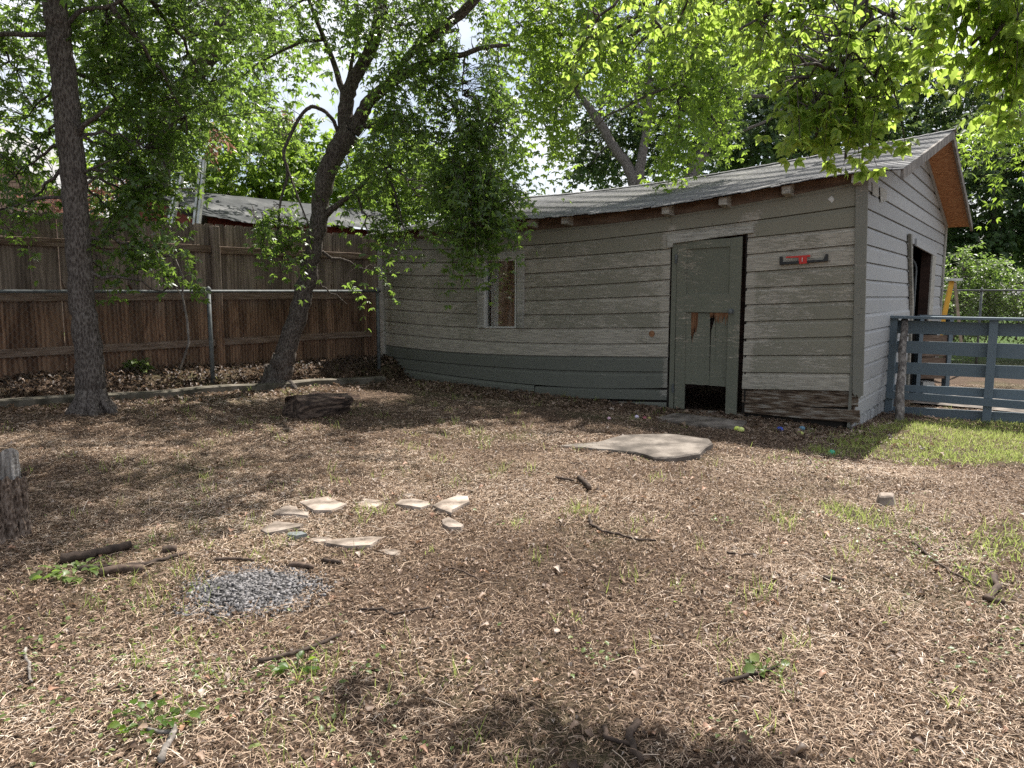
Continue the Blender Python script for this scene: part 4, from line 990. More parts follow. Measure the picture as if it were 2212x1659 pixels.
SPOTS = [(gnd(x, y), r) for x, y, r in ((690, 885, .34), (590, 935, .26), (660, 925, .3), (850, 955, .20), (235, 985, .22), (450, 872, .2))]
def sprays(blobs, Lr=(.45, .8), nodes=7, leaf=.075, lw=.5, trif=3, droop=.5, tmpl=T_SIMPLE, out=.6, rs=RS, shell=.35, dirw=(0, 0, 0), wk=0):
    """blobs: (x, y, Y, rx, ry, rdepth_m, n) in photo pixels -> leaves and twig curves"""
    P0 = []; D0 = []
    for (x, y, Y, rx, ry, rd, n) in blobs:
        c = at(x, y, Y); k = Y / F
        u = nrm(rs.normal(size=(n, 3))); r = rs.uniform(shell, 1, (n, 1)) ** (1 / 2.2)
        q = u * r
        p = c + q * np.array([rx * k, rd, ry * k])
        d = nrm(nrm(q * np.array([1, 1, .5])) * out + rs.normal(size=(n, 3)) * .45 + np.array(dirw) + np.array([0, 0, -.15]))
        P0.append(p); D0.append(d)
    P0 = np.concatenate(P0); D0 = np.concatenate(D0); n = len(P0)
    if leaf < .12:      # openings in the crowns that let the sun through
        S3 = np.array([SUN_DIR[0] * math.cos(SUN_EL), SUN_DIR[1] * math.cos(SUN_EL), math.sin(SUN_EL)]); ok = np.ones(n, bool)
        for g_, r_ in SPOTS:
            v_ = P0 - g_; dd = np.linalg.norm(v_ - (v_ @ S3)[:, None] * S3, axis=1); ok &= (dd > r_) | (v_ @ S3 < .3)
        P0, D0 = P0[ok], D0[ok]; n = len(P0)
    L = rs.uniform(*Lr, (n, 1)); P0 = P0 - D0 * L * .5 + UP * L * droop * .38
    ts = (np.arange(nodes) + 1) / nodes
    P = P0[:, None] + D0[:, None] * L[:, None] * ts[None, :, None] - UP * (ts ** 2)[None, :, None] * L[:, None] * droop
    T = nrm(D0[:, None] - UP * (2 * ts)[None, :, None] * droop)
    side = nrm(np.cross(T, UP + rs.normal(size=(n, 1, 3)) * .35))
    Ps = []; Ds = []; Ss = []
    for sg in (-1, 1):
        d = nrm(T * .55 + side * sg * .8 + rs.normal(size=T.shape) * .25 - UP * .28)
        base = P + d * leaf * .35
        s = nrm(np.cross(d, UP + rs.normal(size=T.shape) * .55))
        if trif == 1: variants = [(d, s)]
        else:
            variants = [(d, s)]
            for a in ((.95, -.95) if trif == 3 else (.8, -.8, 1.7, -1.7)):
                variants.append((nrm(d * math.cos(a) + s * math.sin(a) + rs.normal(size=T.shape) * .12 - UP * .08), nrm(s * math.cos(a) - d * math.sin(a))))
        for vd, vs_ in variants: Ps.append(base.reshape(-1, 3)); Ds.append(vd.reshape(-1, 3)); Ss.append(vs_.reshape(-1, 3))
    Ps, Ds, Ss = map(np.concatenate, (Ps, Ds, Ss))
    Ss = nrm(Ss - Ds * np.sum(Ss * Ds, 1, keepdims=True))
    m = len(Ps); ln = leaf * rs.uniform(.6, 1.2, m)
    Vv, Ff, k = instance(Ps, Ds, Ss, ln, ln * lw * rs.uniform(.8, 1.2, m), tmpl)
    clump = np.repeat(rs.uniform(-.18, .18, n), nodes); clump = np.tile(clump, m // len(clump))
    rv = np.clip(rs.beta(2.2, 2.6, m) + clump, 0, .97); rv[rs.uniform(size=m) < .006] = 1
    return Vv, Ff, np.repeat(rv, k), P0, P
def tubes_np(curves, r0, r1, sides=3):
    """curves (n, m, 3) -> thin tubes"""
    n, m, _ = curves.shape; d = nrm(np.gradient(curves, axis=1)); a = nrm(np.cross(d, np.array([.3, .2, 1.0]))); b = np.cross(d, a)
    rr = np.linspace(r0, r1, m)[None, :, None]; vs = []
    for k in range(sides): t = 2 * math.pi * k / sides; vs.append(curves + (a * math.cos(t) + b * math.sin(t)) * rr)
    Vv = np.stack(vs, 2); idx = np.arange(n * m * sides).reshape(n, m, sides); nx_ = np.roll(idx, -1, 2)
    Ff = np.stack([idx[:, :-1], nx_[:, :-1], nx_[:, 1:], idx[:, 1:]], -1).reshape(-1, 4)
    return Vv.reshape(-1, 3), Ff
def bez(p, q, sag, n=7, wob=.0):
    t = np.linspace(0, 1, n)[:, None]; mid = (p + q) / 2 + UP * sag * np.linalg.norm(q - p) + RS.normal(size=3) * wob * np.linalg.norm(q - p)
    return (1 - t) ** 2 * p + 2 * t * (1 - t) * mid + t ** 2 * q
def tree(name, label, limbs, blobs, mat, barkm, group=None, twig_to=True, limb_r=.028, nlimb=None, cat='tree', base=None, roots=False, **kw):
    """limbs: list of (photo points with depth [(x,y,Y)...], widths in px) traced from the photo"""
    sk = []; q = MB()
    for pts, wd in limbs:
        W3 = [at(*p) for p in pts]; rad = [w_ / 2 * p[2] / F for w_, p in zip(wd, pts)]
        # resample smoothly
        m = len(W3); tt = np.linspace(0, m - 1, (m - 1) * 5 + 1); A = np.array(W3)
        X = np.stack([np.interp(tt, range(m), A[:, i]) for i in range(3)], 1); R_ = np.interp(tt, range(m), rad)
        for _ in range(2): X[1:-1] = (X[:-2] + 2 * X[1:-1] + X[2:]) / 4
        X[1:-1] += RS.normal(size=X[1:-1].shape) * R_[1:-1, None] * .07
        q.tube(X, list(R_), 16 if max(wd) > 20 else 8, jit=.05); sk.append(X)
    Vv, Ff, rv, P0, PC = sprays(blobs, **kw)
    if roots:
        b0 = sk[0][0]; r0 = limbs[0][1][1] / 2 * limbs[0][0][1][2] / F
        for a in np.linspace(0, 6.28, 8)[:-1] + RS.uniform(-.3, .3, 7):
            dr = np.array([math.cos(a), math.sin(a), 0]); l = r0 * RS.uniform(1.3, 1.8)
            q.tube([b0 + UP * r0 * 2.2 + dr * r0 * .30, b0 + UP * r0 * 1.2 + dr * r0 * .62, b0 + UP * r0 * .45 + dr * l * .85, b0 - UP * .03 + dr * l * 1.15], [r0 * .45, r0 * .42, r0 * .30, r0 * .10], 8, jit=.08)
    skp = np.concatenate(sk) if sk else None
    if base is None: base = at(*limbs[0][0][0])
    root = empty(name, tuple(base), 0, label=label, cat=cat, group=group)
    if skp is not None:
        lp = []
        for b in blobs:
            c = at(b[0], b[1], b[2]); j = np.argmin(np.linalg.norm(skp - c - UP * .2, axis=1)); s = skp[j]
            cv = bez(s, c + RS.normal(size=3) * .08, .12, 9, .06); L_ = np.linalg.norm(c - s); cv[1:-1] += RS.normal(size=cv[1:-1].shape) * min(.015, .02 * L_)
            q.tube(cv, list(np.linspace(max(.008, limb_r * min(1, L_)), .006, 9)), 6, jit=.08); lp.append(cv)
        lp = np.concatenate(lp + sk)
        D_ = np.linalg.norm(lp[None] - P0[:, None], axis=2); j = D_.argmin(1)
        cv = np.stack([bez(lp[a], p, .06, 6, .05) for a, p in zip(j, P0)])
        tv, tf = tubes_np(cv, .0055, .003); t2, f2 = tubes_np(np.concatenate([P0[:, None], PC], 1), .003, .0012)
        sc_ = max(1.0, kw.get('leaf', .075) / .085)
        q.build('trunk', barkm, root, smooth=True)
        mesh('twigs', np.concatenate([tv, t2]), np.concatenate([tf, f2 + len(tv)]), barkm, root, smooth=True)
    mesh('crown', Vv, Ff, mat, root, attrs=dict(rnd=rv))
    return root

t1b = gnd(200, 892); Y1 = t1b[1]; Yb = Y1 + .55
tree('shade_tree', 'straight dark trunked tree at the left standing before the picket fence', [
    ([(202, 905, Y1), (201, 885, Y1), (197, 840, Y1), (194, 780, Y1), (182, 700, Y1), (174, 620, Y1), (168, 514, Y1), (160, 400, Y1), (148, 280, Y1), (137, 160, Y1), (124, 60, Y1), (116, 0, Y1), (105, -160, Y1), (120, -420, Y1)],
     [90, 70, 60, 56, 52, 49, 49, 50, 51, 48, 47, 46, 38, 24]),
    ([(137, 72, Y1), (70, 76, Y1 - .1), (0, 72, Y1 - .2), (-80, 90, Y1 - .3)], [12, 11, 10, 7]),
    ([(170, 292, Y1), (182, 268, Y1 - .1), (205, 255, Y1 - .15), (235, 230, Y1 - .2)], [12, 10, 8, 5]),
    ([(172, 375, Y1), (205, 362, Y1 - .05), (240, 345, Y1 - .1)], [6, 5, 3]),
    ([(140, 60, Y1), (175, 20, Y1), (240, 15, Y1 + .1), (300, -30, Y1 + .1)], [10, 9, 8, 6])],
    [(230, 60, Yb, 100, 80, .6, 46), (330, 100, Yb + .2, 110, 110, .6, 70), (270, 220, Yb + .1, 100, 90, .5, 54), (370, 250, Yb + .2, 90, 110, .5, 46), (330, 350, Yb, 80, 70, .4, 35), (280, 330, Yb, 80, 60, .4, 20), (310, 440, Yb, 45, 60, .35, 15), (290, 430, Yb, 60, 60, .35, 20), (270, 540, Yb - .3, 55, 50, .3, 12), (350, 560, Yb - .1, 60, 45, .3, 15), (380, 620, Yb - .1, 30, 30, .15, 3), (240, 585, Yb - .3, 25, 25, .1, 3),
     (60, 40, Yb - .2, 90, 60, .6, 31), (20, 150, Yb - .2, 60, 60, .5, 14), (70, 250, Yb, 80, 60, .5, 21), (50, 330, Yb - .3, 70, 55, .4, 23), (20, 420, Yb - .4, 50, 50, .4, 12), (85, 400, Yb - .2, 45, 40, .3, 7), (0, 480, Yb - .5, 30, 60, .3, 7),
     (150, 30, Yb - .3, 40, 40, .3, 7), (440, 60, Yb + .3, 90, 90, .5, 35), (480, 190, Yb + .6, 60, 70, .4, 15), (240, 470, Yb, 50, 40, .3, 7),
     (0, -260, Yb - .6, 260, 130, 1.2, 120), (350, -260, Yb - .6, 260, 130, 1.2, 120), (-150, 100, Yb - 1, 120, 200, 1, 60)],
    M['leaf_a'], M['bark'], leaf=.067, lw=.46, trif=3, tmpl=T_LOBED, droop=.5, Lr=(.3, .55), nodes=6, roots=True)
t2b = gnd(598, 836); Y2 = t2b[1]
tree('shade_tree', 'leaning forked tree between the picket fence and the shed window, with pale lichen spots', [
    ([(596, 850, Y2), (600, 825, Y2), (612, 780, Y2), (624, 740, Y2), (644, 680, Y2), (662, 610, Y2), (676, 545, Y2), (688, 480, Y2), (697, 410, Y2), (712, 350, Y2), (742, 305, Y2), (757, 283, Y2)],
     [84, 56, 46, 42, 40, 38, 36, 37, 37, 39, 43, 46]),
    ([(750, 295, Y2), (745, 250, Y2), (748, 215, Y2), (762, 175, Y2), (790, 130, Y2), (812, 80, Y2), (823, 20, Y2), (826, -60, Y2), (840, -260, Y2)], [36, 32, 30, 27, 26, 24, 24, 20, 12]),
    ([(760, 285, Y2), (775, 262, Y2), (798, 218, Y2 - .1), (836, 184, Y2 - .2), (887, 152, Y2 - .25), (930, 132, Y2 - .3), (965, 122, Y2 - .35), (1003, 118, Y2 - .4), (1037, 103, Y2 - .45), (1102, 97, Y2 - .5)], [34, 30, 25, 23, 21, 18, 14, 11, 10, 6]),
    ([(836, 184, Y2), (880, 120, Y2 - .2), (945, 70, Y2 - .4), (1010, 18, Y2 - .5), (1060, -40, Y2 - .7)], [6, 15, 21, 20, 14]),
    ([(745, 215, Y2), (737, 185, Y2), (716, 120, Y2 + .1), (690, 60, Y2 + .1), (660, -20, Y2 + .2)], [16, 13, 11, 9, 7]),
    ([(748, 200, Y2), (762, 120, Y2 + .1), (775, 60, Y2 + .2), (770, -20, Y2 + .2)], [9, 8, 7, 5]),
    ([(780, 275, Y2), (820, 268, Y2 - .1), (850, 260, Y2 - .2), (880, 262, Y2 - .3)], [12, 10, 8, 4]),
    ([(735, 300, Y2), (722, 262, Y2 - .1), (700, 238, Y2 - .1), (672, 228, Y2 - .2), (650, 248, Y2 - .2), (628, 290, Y2 - .2), (610, 330, Y2 - .3), (624, 375, Y2 - .3), (606, 430, Y2 - .3), (600, 500, Y2 - .3)], [8, 8, 8, 8, 7, 7, 7, 7, 5, 4]),
    ([(624, 372, Y2 - .3), (645, 430, Y2 - .3), (668, 490, Y2 - .3)], [5, 4, 3]),
    ([(706, 462, Y2), (735, 438, Y2 - .1), (768, 415, Y2 - .2), (800, 380, Y2 - .2), (840, 360, Y2 - .2)], [16, 12, 10, 6, 4]),
    ([(905, 150, Y2 - .2), (980, 220, Y2 - .5), (1000, 300, Y2 - .7), (985, 330, Y2 - .8), (1010, 430, Y2 - 1), (1030, 470, Y2 - 1.1)], [9, 8, 8, 7, 5, 3])],
    [(470, 30, Y2, 90, 60, .7, 46), (590, 50, Y2, 70, 50, .7, 34), (560, 180, Y2 + .1, 40, 60, .5, 15), (860, 60, Y2 - .2, 120, 70, .9, 82), (980, 80, Y2 - .4, 120, 90, .8, 95), (900, 200, Y2 - .3, 90, 80, .7, 82), (1010, 200, Y2 - .5, 90, 90, .7, 95), (870, 320, Y2 - .4, 90, 70, .6, 87), (980, 320, Y2 - .7, 95, 80, .6, 110), (1070, 280, Y2 - .8, 60, 80, .5, 46), (900, 410, Y2 - .5, 80, 60, .5, 76), (1010, 420, Y2 - .9, 85, 60, .5, 95), (1085, 440, Y2 - 1, 50, 50, .4, 46), (1030, 490, Y2 - 1.1, 60, 40, .35, 46), (1005, 545, Y2 - 1.2, 26, 50, .2, 18), (870, 485, Y2 - .6, 60, 40, .4, 40), (820, 515, Y2 - .4, 30, 25, .2, 10), (790, 400, Y2 - .2, 50, 60, .4, 31),
     (605, 490, Y2 - .4, 60, 28, .25, 24), (620, 545, Y2 - .5, 30, 26, .15, 10), (565, 520, Y2 - .4, 25, 25, .15, 7), (600, 290, Y2, 40, 50, .4, 13), (640, 420, Y2 - .2, 50, 50, .3, 10), (820, 600, Y2 + .3, 12, 22, .1, 2), (760, 640, Y2 + .3, 12, 18, .1, 2),
     (780, 30, Y2, 60, 60, .5, 21), (700, 20, Y2, 60, 40, .5, 15),
     (600, -520, 7.2, 420, 180, 1.2, 380), (960, -450, 7.4, 260, 130, 1.1, 170), (150, -520, 6.4, 380, 200, 1.2, 280), (700, -250, Y2 - .6, 300, 160, 1.6, 190), (1050, -200, Y2 - 1.2, 260, 140, 1.4, 150), (420, -220, Y2 - 1, 200, 120, 1.2, 90)],
    M['leaf_a'], M['bark'], leaf=.067, lw=.44, trif=3, tmpl=T_LOBED, droop=.6, dirw=(0, -.1, -.25), Lr=(.3, .6), nodes=6, roots=True)

# big tree behind the fence at left
tree('large_tree', 'big dark tree with a thick bent limb rising behind the picket fence and ladder', [
    ([(348, 620, 12.5), (350, 480, 12.5), (352, 380, 12.5), (358, 280, 12.5), (385, 215, 12.5), (420, 160, 12.3), (462, 105, 12.1), (482, 60, 12), (490, 0, 12), (495, -120, 12)], [34, 30, 30, 32, 36, 40, 42, 34, 28, 20]),
    ([(470, 95, 12.1), (505, 72, 12), (540, 60, 11.9), (580, 64, 11.8), (625, 88, 11.7)], [30, 20, 16, 14, 8])],
    [(250, 40, 12.5, 160, 90, 1.5, 60), (420, 40, 12.2, 150, 90, 1.5, 50), (600, 110, 12, 100, 60, 1.2, 40), (300, 200, 12.8, 120, 100, 1.2, 50), (450, 240, 13, 90, 80, 1, 34), (60, 120, 13, 120, 90, 1.5, 24), (360, -150, 12, 300, 120, 2.4, 90)],
    M['leaf_a'], M['bark'], leaf=.10, lw=.5, trif=3, tmpl=T_SIMPLE, Lr=(.7, 1.2))

# sunlit trees beyond the picket fence
for lb, bl, base in (
    ('bright sunlit leafy tree behind the neighbouring shed roof, left of the leaning trunk', [(560, 330, 15.5, 100, 80, 1.4, 75), (500, 420, 15.5, 90, 50, 1.2, 50), (640, 400, 15.5, 90, 60, 1.2, 65), (520, 250, 16, 60, 60, 1.2, 26), (640, 310, 16, 60, 60, 1.2, 34)], (560, 600, 15.5)),
    ('bright sunlit leafy tree seen between the leaning trunk and the drooping branches', [(750, 370, 16.5, 80, 70, 1.4, 60), (840, 350, 16.5, 110, 90, 1.5, 70), (930, 400, 17, 100, 80, 1.4, 60), (1020, 360, 17, 90, 60, 1.2, 46), (1120, 350, 17.5, 28, 35, .8, 10), (820, 440, 16, 90, 40, 1, 44), (1000, 430, 17, 90, 40, 1, 34)], (850, 600, 16.5)),
    ('light green tree far left between the house and the straight trunk', [(230, 400, 15.5, 70, 90, 1.2, 34), (300, 310, 15.5, 80, 80, 1.2, 36), (400, 370, 15.5, 80, 90, 1.3, 56), (140, 250, 16, 70, 50, 1.2, 16), (420, 270, 16, 70, 60, 1.2, 24)], (300, 620, 15.5))):
    bx, by, bY = base
    tree('leafy_tree', lb, [([(bx, by, bY), (bx + 10, by - 110, bY), (bx - 5, by - 200, bY), (bx + 15, by - 290, bY)], [14, 12, 9, 5])], bl, M['leaf_b'], M['bark'], leaf=.13, lw=.5, trif=3, Lr=(.6, 1.1), droop=.4)
tree('dead_shrub', 'shrub of reddish dead leaves showing above the picket fence at left', [([(150, 620, 12.8), (160, 500, 12.8), (150, 440, 12.8)], [4, 3, 2])],
     [(120, 445, 12.8, 60, 28, .5, 22), (175, 425, 12.8, 50, 35, .5, 24), (255, 400, 12.9, 24, 18, .4, 8), (620, 250, 12.9, 1, 1, .1, 1)], M['leaf_red'], M['bark2'], cat='shrub', leaf=.09, trif=1, Lr=(.25, .5), nodes=8)
tree('dead_shrub', 'hanging cluster of reddish dead leaves above the neighbouring shed', [([(470, 270, 13.4), (472, 300, 13.4)], [3, 2])],
     [(468, 288, 13.4, 26, 28, .3, 12)], M['leaf_red'], M['bark2'], cat='dead leaves', leaf=.09, trif=1, Lr=(.25, .5), nodes=8)

# trees behind the shed
tree('grey_forked_tree', 'grey barked tree forking low in a V right behind the shed ridge', [
    ([(1370, 620, 19), (1372, 470, 19), (1374, 400, 19), (1352, 350, 19), (1325, 318, 19), (1300, 272, 19), (1272, 232, 19), (1245, 195, 19), (1225, 120, 19)], [30, 30, 28, 22, 19, 19, 16, 13, 8]),
    ([(1374, 400, 19), (1385, 350, 18.9), (1396, 290, 18.8), (1402, 240, 18.7), (1405, 205, 18.6), (1400, 120, 18.6)], [26, 20, 18, 17, 14, 9]),
    ([(1398, 250, 18.7), (1380, 238, 18.6), (1370, 190, 18.5), (1330, 165, 18.5)], [9, 8, 6, 4]),
    ([(1290, 262, 19), (1305, 205, 18.9), (1340, 180, 18.8), (1375, 178, 18.8)], [6, 8, 7, 5])],
    [(1290, 320, 20.5, 50, 60, 1.2, 34), (1330, 250, 20.8, 80, 80, 1.2, 56), (1430, 250, 20.8, 90, 80, 1.2, 60), (1440, 330, 20.8, 60, 50, 1.2, 36), (1260, 385, 20, 26, 18, .8, 8), (1300, 375, 20, 40, 30, 1, 18), (1190, 190, 19.5, 60, 50, 1.5, 20), (1350, 130, 19, 150, 70, 2, 80), (1170, 150, 19, 100, 60, 2, 40), (1360, 340, 20.5, 70, 50, 1.0, 24)],
    M['leaf_c'], M['bark2'], leaf=.14, lw=.5, trif=3, Lr=(.8, 1.4), droop=.5)
tree('grey_leaning_tree', 'grey barked tree leaning right behind the middle of the shed roof', [
    ([(1470, 620, 20), (1478, 470, 20), (1492, 375, 20), (1515, 335, 20), (1545, 290, 20), (1562, 245, 20), (1572, 190, 20), (1590, 150, 20), (1605, 80, 20)], [34, 34, 30, 27, 24, 22, 20, 16, 10]),
    ([(1568, 222, 20), (1590, 215, 19.8), (1620, 208, 19.6), (1662, 208, 19.4)], [12, 10, 9, 7]),
    ([(1540, 295, 20), (1600, 285, 19.8), (1660, 260, 19.6), (1690, 235, 19.5)], [8, 7, 5, 3])],
    [(1530, 160, 20, 80, 80, 1.6, 60), (1600, 100, 20, 110, 80, 1.8, 60), (1480, 80, 20, 90, 60, 1.6, 40), (1530, 230, 20.5, 50, 60, 1.2, 30)],
    M['leaf_c'], M['bark2'], leaf=.14, lw=.5, trif=3, Lr=(.8, 1.4))
tree('overhanging_tree', 'yellow-green leafy boughs hanging down over the middle of the shed roof', [
    ([(1330, -250, 10.5), (1350, -80, 10.6), (1400, 20, 10.6), (1440, 80, 10.7)], [24, 16, 9, 5]),
    ([(1600, -250, 11), (1560, -60, 11), (1520, 60, 11), (1470, 180, 11)], [20, 12, 8, 4])],
    [(1140, 60, 10.6, 90, 70, 1, 60), (1240, 90, 10.8, 100, 80, 1, 76), (1370, 50, 11, 100, 70, 1, 60), (1500, 90, 11.2, 90, 90, 1, 76), (1600, 60, 11.4, 80, 80, 1, 50), (1170, 200, 10.8, 60, 70, .7, 34), (1185, 265, 11, 45, 45, .6, 20), (1225, 330, 11, 34, 26, .4, 9), (1340, 150, 11, 60, 50, .7, 22), (1470, 230, 11.2, 70, 80, .8, 56), (1560, 200, 11.4, 60, 70, .7, 34), (1460, 330, 11.2, 42, 45, .5, 24), (1550, 290, 11.4, 35, 40, .4, 8), (1180, -60, 10.5, 200, 60, 1.2, 60), (1500, -60, 11, 200, 60, 1.2, 60)],
    M['leaf_b'], M['bark'], leaf=.085, lw=.46, trif=3, tmpl=T_LOBED, droop=.6, dirw=(0, 0, -.25), Lr=(.35, .65), nodes=6, base=at(1330, -250, 10.5))
for i, (lb, bl, base, mm) in enumerate((
    ('dark dense tree behind the right end of the shed roof', [(1620, 300, 24, 100, 70, 2, 90), (1720, 280, 24, 110, 90, 2, 110), (1620, 180, 25, 110, 90, 2, 80), (1740, 170, 25, 110, 100, 2, 90), (1850, 250, 25, 100, 80, 2, 90), (1560, 340, 24, 60, 40, 1.5, 34)], (1700, 640, 25), 'leaf_c'),
    ('tall grey-green tree with thin limbs above the gable peak', [(1900, 180, 27, 110, 90, 2.2, 80), (2020, 180, 27, 110, 70, 2.2, 70), (1960, 280, 26, 110, 70, 2, 80), (2080, 260, 26, 90, 80, 2, 64), (1850, 90, 27, 100, 70, 2, 50), (1950, 70, 28, 60, 60, 2, 24), (2150, 190, 27, 70, 80, 2, 40)], (1980, 640, 27), 'leaf_c'),
    ('dark tree at the right edge behind the bushes', [(2130, 330, 23, 100, 80, 2, 80), (2200, 420, 23, 100, 90, 2, 90), (2110, 450, 23.5, 80, 80, 2, 80), (2170, 540, 23, 120, 60, 1.6, 80), (2080, 540, 24, 60, 60, 1.5, 44), (2280, 300, 23, 100, 110, 2, 60), (2300, 500, 23, 100, 100, 2, 60)], (2150, 660, 23), 'leaf_c'),
    ('feathery lighter tree leaning in at the right edge above the gable', [(2160, 310, 15, 70, 40, 1, 20), (2220, 280, 15, 70, 60, 1, 26), (2210, 220, 15, 60, 40, 1, 14)], (2330, 640, 15), 'leaf_b'))):
    bx, by, bY = base
    sk = [([(bx, by, bY), (bx - 10, by - 150, bY), (bx + 15, by - 280, bY), (bx - 5, by - 420, bY), (bx + 30, by - 560, bY)], [26, 22, 18, 12, 6]),
          ([(bx, by - 250, bY), (bx - 70, by - 330, bY - .3), (bx - 130, by - 380, bY - .5)], [10, 8, 4]), ([(bx + 5, by - 300, bY), (bx + 90, by - 360, bY - .3), (bx + 150, by - 430, bY - .4)], [10, 7, 4])]
    tree('background_tree', lb, sk, bl, M[mm], M['bark'], leaf=.19 if bY > 20 else .14, lw=.5 if i != 3 else .3, trif=3, Lr=(.9, 1.7), droop=.5)
# bushes behind the far chain link fence
bush = [('tall bright yellow-green bush behind the chain link fence, left of the others', (2080, 590, 19, 36, 60, .9, 70)), ('bright leafy bush behind the chain link fence, second from the shed', (2130, 610, 18.8, 45, 62, .9, 90)),
        ('rounded bright bush behind the chain link fence near the right edge', (2195, 630, 18.6, 45, 50, .9, 80)), ('low olive bush behind the chain link fence at the very right edge', (2260, 640, 18.8, 50, 55, .9, 60)), ('low dark leafed bush at the foot of the chain link fence by the shed', (2060, 665, 18.4, 30, 40, .8, 44))]
for lb, b in bush:
    x, y, Y = b[:3]
    tree('bush', lb, [([(x, 735, Y), (x + 4, 690, Y), (x - 3, 620, Y)], [4, 3, 2])], [b, (x, y + 55, Y, b[3], 45, .8, 50)], M['weed'], M['bark2'], cat='bush', leaf=.10, lw=.55, trif=1, nodes=9, Lr=(.35, .7), droop=.2, out=.9)

# near drooping branches with large backlit leaves, top right
def near(label, limbs, blobs, seedn, leaf=.048):
    limbs = [([(a, b, c_ * .82) for a, b, c_ in P], wd) for P, wd in limbs]; blobs = [(b[0], b[1], b[2] * .82) + b[3:] for b in blobs]
    return tree('overhanging_branch', label, limbs, blobs, M['leaf_near'], M['bark'], leaf=leaf, lw=.60, trif=3, tmpl=T_OVATE, nodes=3, Lr=(.09, .19), droop=.75, shell=.1, limb_r=.006, dirw=(0, 0, -.5), cat='branch', base=at(*limbs[0][0][0]), out=.4)
near('leafy branch hanging lowest over the right part of the shed roof', [([(1880, -160, 3.9), (1875, 0, 3.9), (1860, 60, 3.85), (1835, 130, 3.8), (1800, 200, 3.75), (1775, 250, 3.7)], [10, 7, 6, 5, 4, 3]),
      ([(1835, 60, 3.9), (1838, 100, 3.9), (1865, 140, 3.85), (1895, 175, 3.8), (1925, 215, 3.8), (1945, 240, 3.8)], [6, 5, 5, 4, 3, 2])],
     [(1740, 150, 3.8, 60, 60, .25, 9), (1790, 190, 3.8, 70, 45, .25, 9), (1750, 250, 3.75, 45, 30, .12, 10), (1700, 215, 3.8, 40, 30, .1, 6), (1840, 270, 3.75, 45, 35, .12, 12), (1880, 230, 3.8, 45, 25, .12, 8), (1845, 215, 3.8, 40, 30, .12, 6), (1800, 90, 3.85, 90, 50, .3, 13), (1940, 130, 3.8, 70, 40, .16, 12), (1990, 110, 3.75, 40, 40, .14, 6), (1870, 90, 3.8, 80, 50, .3, 9)], 1)
near('wide leafy branch along the top edge right of the middle', [([(1500, -160, 4.4), (1560, -40, 4.4), (1640, 10, 4.3), (1720, 30, 4.2)], [10, 7, 5, 3])],
     [(1580, 20, 4.4, 100, 35, .2, 16), (1700, 30, 4.3, 100, 45, .2, 22), (1830, 15, 4.1, 110, 40, .2, 22), (1280, 80, 4.6, 40, 40, .14, 8), (1480, 20, 4.5, 70, 30, .15, 7), (1670, 90, 4.2, 60, 35, .15, 8), (1400, -10, 4.6, 90, 20, .2, 6)], 2)
near('dark and bright leafy branch in the top right corner', [([(2260, -160, 3.2), (2230, -20, 3.2), (2190, 60, 3.2), (2160, 150, 3.2)], [12, 8, 6, 3])],
     [(2090, 10, 3.2, 80, 35, .15, 14), (2190, 60, 3.2, 60, 60, .15, 16), (2185, 140, 3.2, 40, 50, .12, 10), (2140, 20, 3.15, 60, 40, .15, 8), (2205, 170, 3.2, 20, 30, .1, 4), (2045, 60, 3.3, 25, 30, .1, 3), (2120, -90, 3.1, 200, 60, .4, 20)], 3)
# off-frame overhead foliage of the same trees: shades the foreground
ov = [(1300, -1050, 2.5, 700, 200, .9, 15), (200, -560, 4.6, 300, 160, 1.0, 30), (-250, -300, 5.2, 200, 220, 1.2, 40)]
tree('overhead_bough', 'leafy bough above the camera, out of view, that dapples the foreground', [([(700, -1100, 3.4), (900, -900, 3.4), (1100, -800, 3.3)], [30, 18, 8])], ov, M['leaf_a'], M['bark'], cat='branch', leaf=.08, trif=3, Lr=(.4, .7), base=at(700, -1100, 3.4))

# ------------------------------------------------------------ ground cover
def scatter(N_, ylo=2.0, yhi=14.0, pw=1.0):
    Y = ylo + (yhi - ylo) * RS.uniform(0, 1, N_) ** pw; X = RS.uniform(-.80, .80, N_) * (Y + .8); return X, Y
def inside_bad(X, Y, pads=False):
    lx = (X - SO[0]) * U[0] + (Y - SO[1]) * U[1]; ly = (X - SO[0]) * V[0] + (Y - SO[1]) * V[1]
    return (ly > .02) & (lx < .02)
def inpoly(X, Y, poly):
    c = np.zeros(len(X), bool); n = len(poly); j = n - 1
    for i in range(n):
        xi, yi = poly[i][:2]; xj, yj = poly[j][:2]
        c ^= ((yi > Y) != (yj > Y)) & (X < (xj - xi) * (Y - yi) / (yj - yi + 1e-12) + xi); j = i
    return c
solid = [[gnd(*p) for p in slab_D], [gnd(x, y) for x, y in [(1415, 906), (1460, 900), (1612, 918), (1600, 930), (1560, 928), (1450, 915)]]] + [[gnd(*z4(*p)) for p in D] for D, th, lb in stones[:10]]
gravel_c = gnd(545, 1278); gr_x = abs(gnd(685, 1278)[0] - gnd(405, 1278)[0]) / 2; gr_y = abs(gnd(545, 1228)[1] - gnd(545, 1330)[1]) / 2
def gravel_in(X, Y, s=1.0): return ((X - gravel_c[0]) / (gr_x * s)) ** 2 + ((Y - gravel_c[1]) / (gr_y * s)) ** 2 < 1
